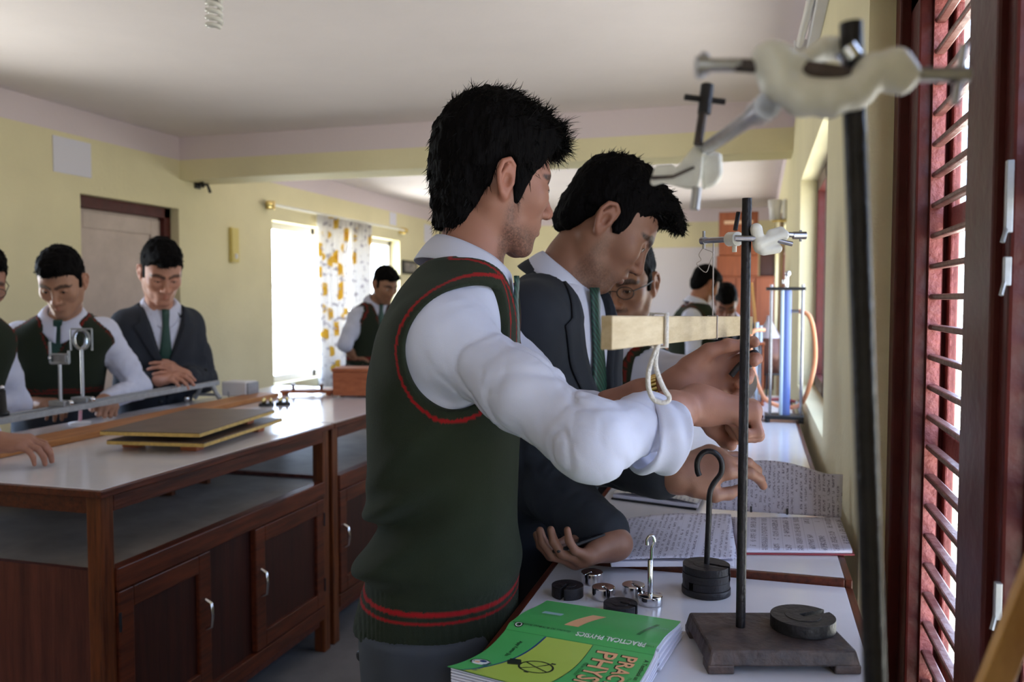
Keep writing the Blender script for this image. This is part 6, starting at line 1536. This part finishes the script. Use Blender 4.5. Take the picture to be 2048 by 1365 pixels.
for k, (x, r, h, lab) in enumerate(((-.012, .011, .06, 'wide glass test tube, leftmost in the small wooden rack'), (.016, .007, .10, 'slim tall glass tube, middle of the small wooden rack'), (.033, .006, .085, 'slim glass tube, rightmost in the small wooden rack'))):
    o = MB().lathe([(0, ZF+.014), (r, ZF+.02), (r, zr2+h), (r*.8, zr2+h), (r*.8, ZF+.03), (0, ZF+.025)], (rb_.x+x, rb_.y, 0), n=14).build('test_tube', M['plastic_clear']); tag(o, lab, 'test tube', 'glass tubes in the wooden rack')
s0 = onZ(1520, 790, ZF); s1_ = P(1503, 566, 4.3)
a = Vector((.02, 4.12, ZF+.003)); tag(MB().tube([tuple(P(1513, 668, 4.30)), tuple(P(1503, 566, 4.34))], .008, 8).tube([tuple(P(1513, 668, 4.30)), (a.x, a.y, a.z)], .008, 8).build('wooden_stick', M['yellow_wood']), 'short yellow wooden stick standing before the brown cupboard', 'stick')
p1 = onX(1564, 430, XR-.03); p0 = Vector((.10, 4.52, .002)); tag(MB().tube([tuple(p0), tuple(p1)], .016, 10).build('wooden_pole', mat('weathered_pole_wood', srgb(186, 160, 134), .6, var=.2, vscale=20)), 'long weathered wooden pole leaning on the right wall beyond the tables', 'pole')
# yellow lath close to the camera by the window
a = P(1775, 1893, .62); b = P(2222, 790, .47)
tag(MB().bar(tuple(a), tuple(b), .0195, .008, tuple(-_F)).build('wooden_lath', M['yellow_wood'], None, bevel=.001), 'blurred yellow wooden lath leaning by the window, closest to the camera', 'lath')

# ================================================================== THINGS ON THE LEFT TABLES
# optical bench: a long grey rail on arched legs
ra = Vector((-2.49, 3.46, 0)); rb = Vector((-2.345, 1.70, 0)); zr_ = TT+.082; rd = (rb-ra).normalized(); rs = Vector((-rd.y, rd.x, 0))
t = thing('optical_bench', 'long grey metal optical bench rail on arched feet along the left table', 'optical bench', ((ra.x+rb.x)/2, (ra.y+rb.y)/2, TT))
for k, off in enumerate((-.026, .026)):
    MB().bar(tuple(ra+rs*off+Vector((0, 0, zr_))), tuple(rb+rs*off+Vector((0, 0, zr_))), .018, .022).build('rail', M['grey_metal'], t, bevel=.002)
for e in (.03, .97):
    c = ra+(rb-ra)*e; f = MB()
    for sgn in (-1, 1):
        f.tube([tuple(c+rs*sgn*.030+Vector((0, 0, zr_-.008))), tuple(c+rs*sgn*.045+Vector((0, 0, TT+.04))), tuple(c+rs*sgn*.065+Vector((0, 0, TT+.011)))], [.012, .010, .011], 10)
    f.tube([tuple(c-rs*.034+Vector((0, 0, zr_-.006))), tuple(c+rs*.034+Vector((0, 0, zr_-.006)))], .011, 10); f.tube([tuple(c-rs*.05+Vector((0, 0, TT+.030))), tuple(c+rs*.05+Vector((0, 0, TT+.030)))], .007, 10)
    f.build('arched_foot', M['grey_metal'], t)
c = ra+(rb-ra)*.06; MB().sphere(tuple(c-rs*.075+Vector((0, 0, TT+.015))), .015, 12, 8).build('levelling_knob', M['chrome'], t)
def on_rail(e): return ra+(rb-ra)*e
def holder(e, h, label, kind, up):
    c = on_rail(e); z0 = zr_+.0115
    t = thing('lens_holder', label, 'lens holder', (c.x, c.y, z0), 'uprights on the optical bench')
    MB().box((c.x-.035, c.y-.022, z0), (c.x+.035, c.y+.022, z0+.02)).build('rider', M['grey_metal'], t, bevel=.003)
    MB().tube([(c.x, c.y, z0+.02), (c.x, c.y, z0+h)], .006, 10).build('stem', M['steel'], t)
    MB().sphere((c.x+.045, c.y, z0+.012), .010, 10, 6).build('clamp_screw', M['chrome'], t)
    zc = z0+h+up; r = .032; xv = Vector((1, 0, 0))*.97+Vector((0, .25, 0))
    if kind == 'ring':
        MB().tube([tuple(Vector((c.x, c.y, zc))+xv*(r*math.cos(a))+Vector((0, 0, r*1.15*math.sin(a)))) for a in np.linspace(0, 2*math.pi, 29)], .004, 8, False).build('ring', M['grey_metal'], t)
        fr = MB(); w = .040
        for p, q in (((-w, -w), (-w, w)), ((-w, w), (w, w)), ((w, w), (w, -w))): fr.tube([tuple(Vector((c.x, c.y, zc))+xv*p[0]+Vector((0, 0, p[1]))), tuple(Vector((c.x, c.y, zc))+xv*q[0]+Vector((0, 0, q[1])))], .003, 8)
        fr.build('frame', M['grey_metal'], t)
        MB().sphere((c.x, c.y, zc), (r*.93, .005, r*1.05), 20, 10).build('lens', M['lens'], t)
    else:
        fr = MB(); w = .034
        for p, q in (((-w, w*1.7), (-w, -w*.6)), ((-w, -w*.6), (w, -w*.6)), ((w, -w*.6), (w, w*.7)), ((-w, w*.3), (w, w*.3))): fr.tube([tuple(Vector((c.x, c.y, zc))+xv*p[0]+Vector((0, 0, p[1]))), tuple(Vector((c.x, c.y, zc))+xv*q[0]+Vector((0, 0, q[1])))], .0045, 8)
        fr.build('fork', M['grey_metal'], t); MB().box((c.x-.028, c.y-.003, zc-.016), (c.x+.028, c.y+.003, zc+.008)).build('mirror', M['steel'], t); MB().sphere((c.x-.03, c.y-.012, zc-.002), .007, 8, 6).build('screw', M['chrome'], t)
    return t
holder(.505, .20, 'grey lens holder with an upright ring lens in a square frame, taller of two', 'ring', .034)
holder(.57, .15, 'grey forked mirror holder on the optical bench, lower and left of the ring lens', 'fork', .025)
c = on_rail(.72); t = thing('pin_holder', 'black cylindrical pin holder with a chrome knob at the near end of the bench', 'pin holder', (c.x, c.y, zr_+.0115), 'uprights on the optical bench')
MB().lathe([(0, 0), (.020, 0), (.020, .012), (.013, .018), (.010, .085), (0, .085)], (c.x, c.y, zr_+.0115), n=18).build('barrel', M['black'], t); MB().sphere((c.x, c.y, zr_+.105), .008, 10, 8).build('knob', M['chrome'], t)
# plank
pl0, pl1 = onZ(28, 902, TT+.010), onZ(545, 800, TT+.010)
tag(MB().bar((-2.235, 1.98, TT+.0115), (-2.30, 3.62, TT+.0115), .13, .022).build('wooden_plank', M['plank'], None, bevel=.003), 'long flat yellow-brown wooden plank lying along the left table', 'plank')
# drawing boards
def board(c, ang, w, d, z, label):
    Mx = Matrix.Translation((c[0], c[1], z)) @ Matrix.Rotation(ang, 4, 'Z'); t = thing('drawing_board', label, 'board', (c[0], c[1], z), 'flat boards stacked on the left table')
    MB().box((-w/2, -d/2, 0), (w/2, d/2, .011), Mx).build('core', M['board_edge'], t, bevel=.001); MB().box((-w/2+.001, -d/2+.001, .011), (w/2-.001, d/2-.001, .0135), Mx).build('face', M['board_top'], t)
    return Mx
bang = math.atan2(2.68-2.17, -1.69+1.645)-math.pi/2
cB = (-1.825, 2.47)
for k, (dx, dy, lab) in enumerate(((-.11, -.2, 'left front'), (.11, -.2, 'right front'), (.08, .19, 'right rear'))):
    x, y = cB[0]+dx, cB[1]+dy; tag(MB().box((x-.03, y-.02, TT+.0003), (x+.03, y+.02, TT+.0215)).build('wooden_spacer', M['box_wood'], None, bevel=.002), lab+' wooden spacer block under the stacked boards', 'block', 'spacer blocks under the boards')
board(cB, .12, .33, .56, TT+.022, 'lower dark topped board with pale edges, under the other board')
for k, (dx, dy, lab) in enumerate(((-.10, .02, 'left'), (.07, .14, 'right'))):
    x, y = cB[0]+dx, cB[1]+dy; tag(MB().box((x-.03, y-.02, TT+.0360), (x+.03, y+.02, TT+.0545)).build('wooden_spacer', M['box_wood'], None, bevel=.002), lab+' spacer block wedged between the two stacked boards', 'block', 'spacer blocks under the boards')
board((cB[0]-.012, cB[1]-.02), .15, .33, .56, TT+.055, 'upper dark topped board with pale edges, on top of the stack')
# paper, small stand, white box, key board, wooden box
q = onZ(30, 858, TT); t = thing('paper_tray', 'pale flat oval tray on the left table near the photo’s left edge', 'tray', (-2.40, 2.06, TT))
MB().lathe([(0, .0003), (.075, .0003), (.092, .010), (.088, .010), (.073, .004), (0, .004)], (-2.40, 2.06, TT), n=36).build('dish', M['white'], t)
c = onZ(132, 846, TT); c.x = max(c.x, -2.50)
t = thing('small_stand', 'small round-based white stand with a pinkish stem near the bowed student’s hand', 'stand', (c.x, c.y, TT))
MB().lathe([(0, .0003), (.04, .0003), (.04, .005), (.006, .010), (0, .010)], (c.x, c.y, TT), n=24).build('base', M['white'], t); MB().tube([(c.x, c.y, TT+.008), (c.x+.004, c.y, TT+.05)], .006, 8).build('stem', mat('pink_string', srgb(206, 150, 160), .7), t)
c = Vector((-2.42, 3.56, TT)); t = thing('projector_lamp_box', 'small white box with a dark end on the left table, beyond the rail end', 'box', tuple(c))
MB().box((c.x-.06, c.y-.05, TT+.012), (c.x+.075, c.y+.05, TT+.082)).build('case', M['white'], t, bevel=.006); MB().box((c.x+.075, c.y-.045, TT+.016), (c.x+.085, c.y+.045, TT+.078)).build('end_cap', M['grey_metal'], t, bevel=.002); MB().tube([(c.x-.02, c.y-.05, TT+.001), (c.x-.02, c.y-.05, TT+.035)], .004, 8).build('foot', M['steel'], t); MB().tube([(c.x+.05, c.y+.03, TT+.001), (c.x+.05, c.y+.03, TT+.013)], .006, 8).build('foot', M['steel'], t)
for k, (px, py, lab) in enumerate(((533, 812, 'small dark brass plug key with posts, left of two'), (566, 810, 'small dark brass plug key with posts, right of two'))):
    c = onZ(px, py, TT); t = thing('plug_key', lab, 'plug key', tuple(c), 'plug keys on the left table')
    MB().lathe([(0, .0003), (.034, .0003), (.032, .012), (0, .012)], tuple(c), n=20).build('base', M['black'], t)
    for a in (.5, 2.6, 4.4): MB().lathe([(0, 0), (.007, 0), (.007, .018), (.004, .022), (0, .022)], (c.x+.018*math.cos(a), c.y+.018*math.sin(a), TT+.012), n=10).build('terminal', M['brass'], t)
c = onZ(615, 790, TT); t = thing('terminal_board', 'thin reddish wooden board with metal terminals, left of the wooden box', 'board', tuple(c))
Mx = Matrix.Translation((c.x, c.y, TT)) @ Matrix.Rotation(.35, 4, 'Z')
MB().box((-.13, -.045, .012), (.13, .045, .026), Mx).build('board', M['box_wood'], t, bevel=.002)
for x in (-.11, .11):
    for y in (-.035, .035): MB().box((x-.01, y-.008, .0004), (x+.01, y+.008, .012), Mx).build('foot', M['box_wood'], t)
for x in (-.07, .07): MB().lathe([(0, 0), (.008, 0), (.008, .02), (.012, .022), (.012, .03), (0, .03)], tuple(Mx @ Vector((x, 0, .026))), n=12).build('terminal', M['steel'], t)
c = onZ(700, 796, TT); t = thing('wooden_box', 'reddish wooden box on the left table, just behind the nearest student', 'box', (c.x, c.y+.06, TT))
Mx = Matrix.Translation((c.x, c.y+.07, TT)) @ Matrix.Rotation(.22, 4, 'Z')
MB().box((-.10, -.07, .010), (.12, .10, .125), Mx).build('case', M['box_wood'], t, bevel=.002); MB().box((-.104, -.074, .126), (.124, .104, .142), Mx).build('lid', M['box_wood'], t, bevel=.002)
for x in (-.09, .10):
    for y in (-.06, .08): MB().box((x-.01, y-.01, .0004), (x+.01, y+.01, .0105), Mx).build('foot', M['steel'], t)
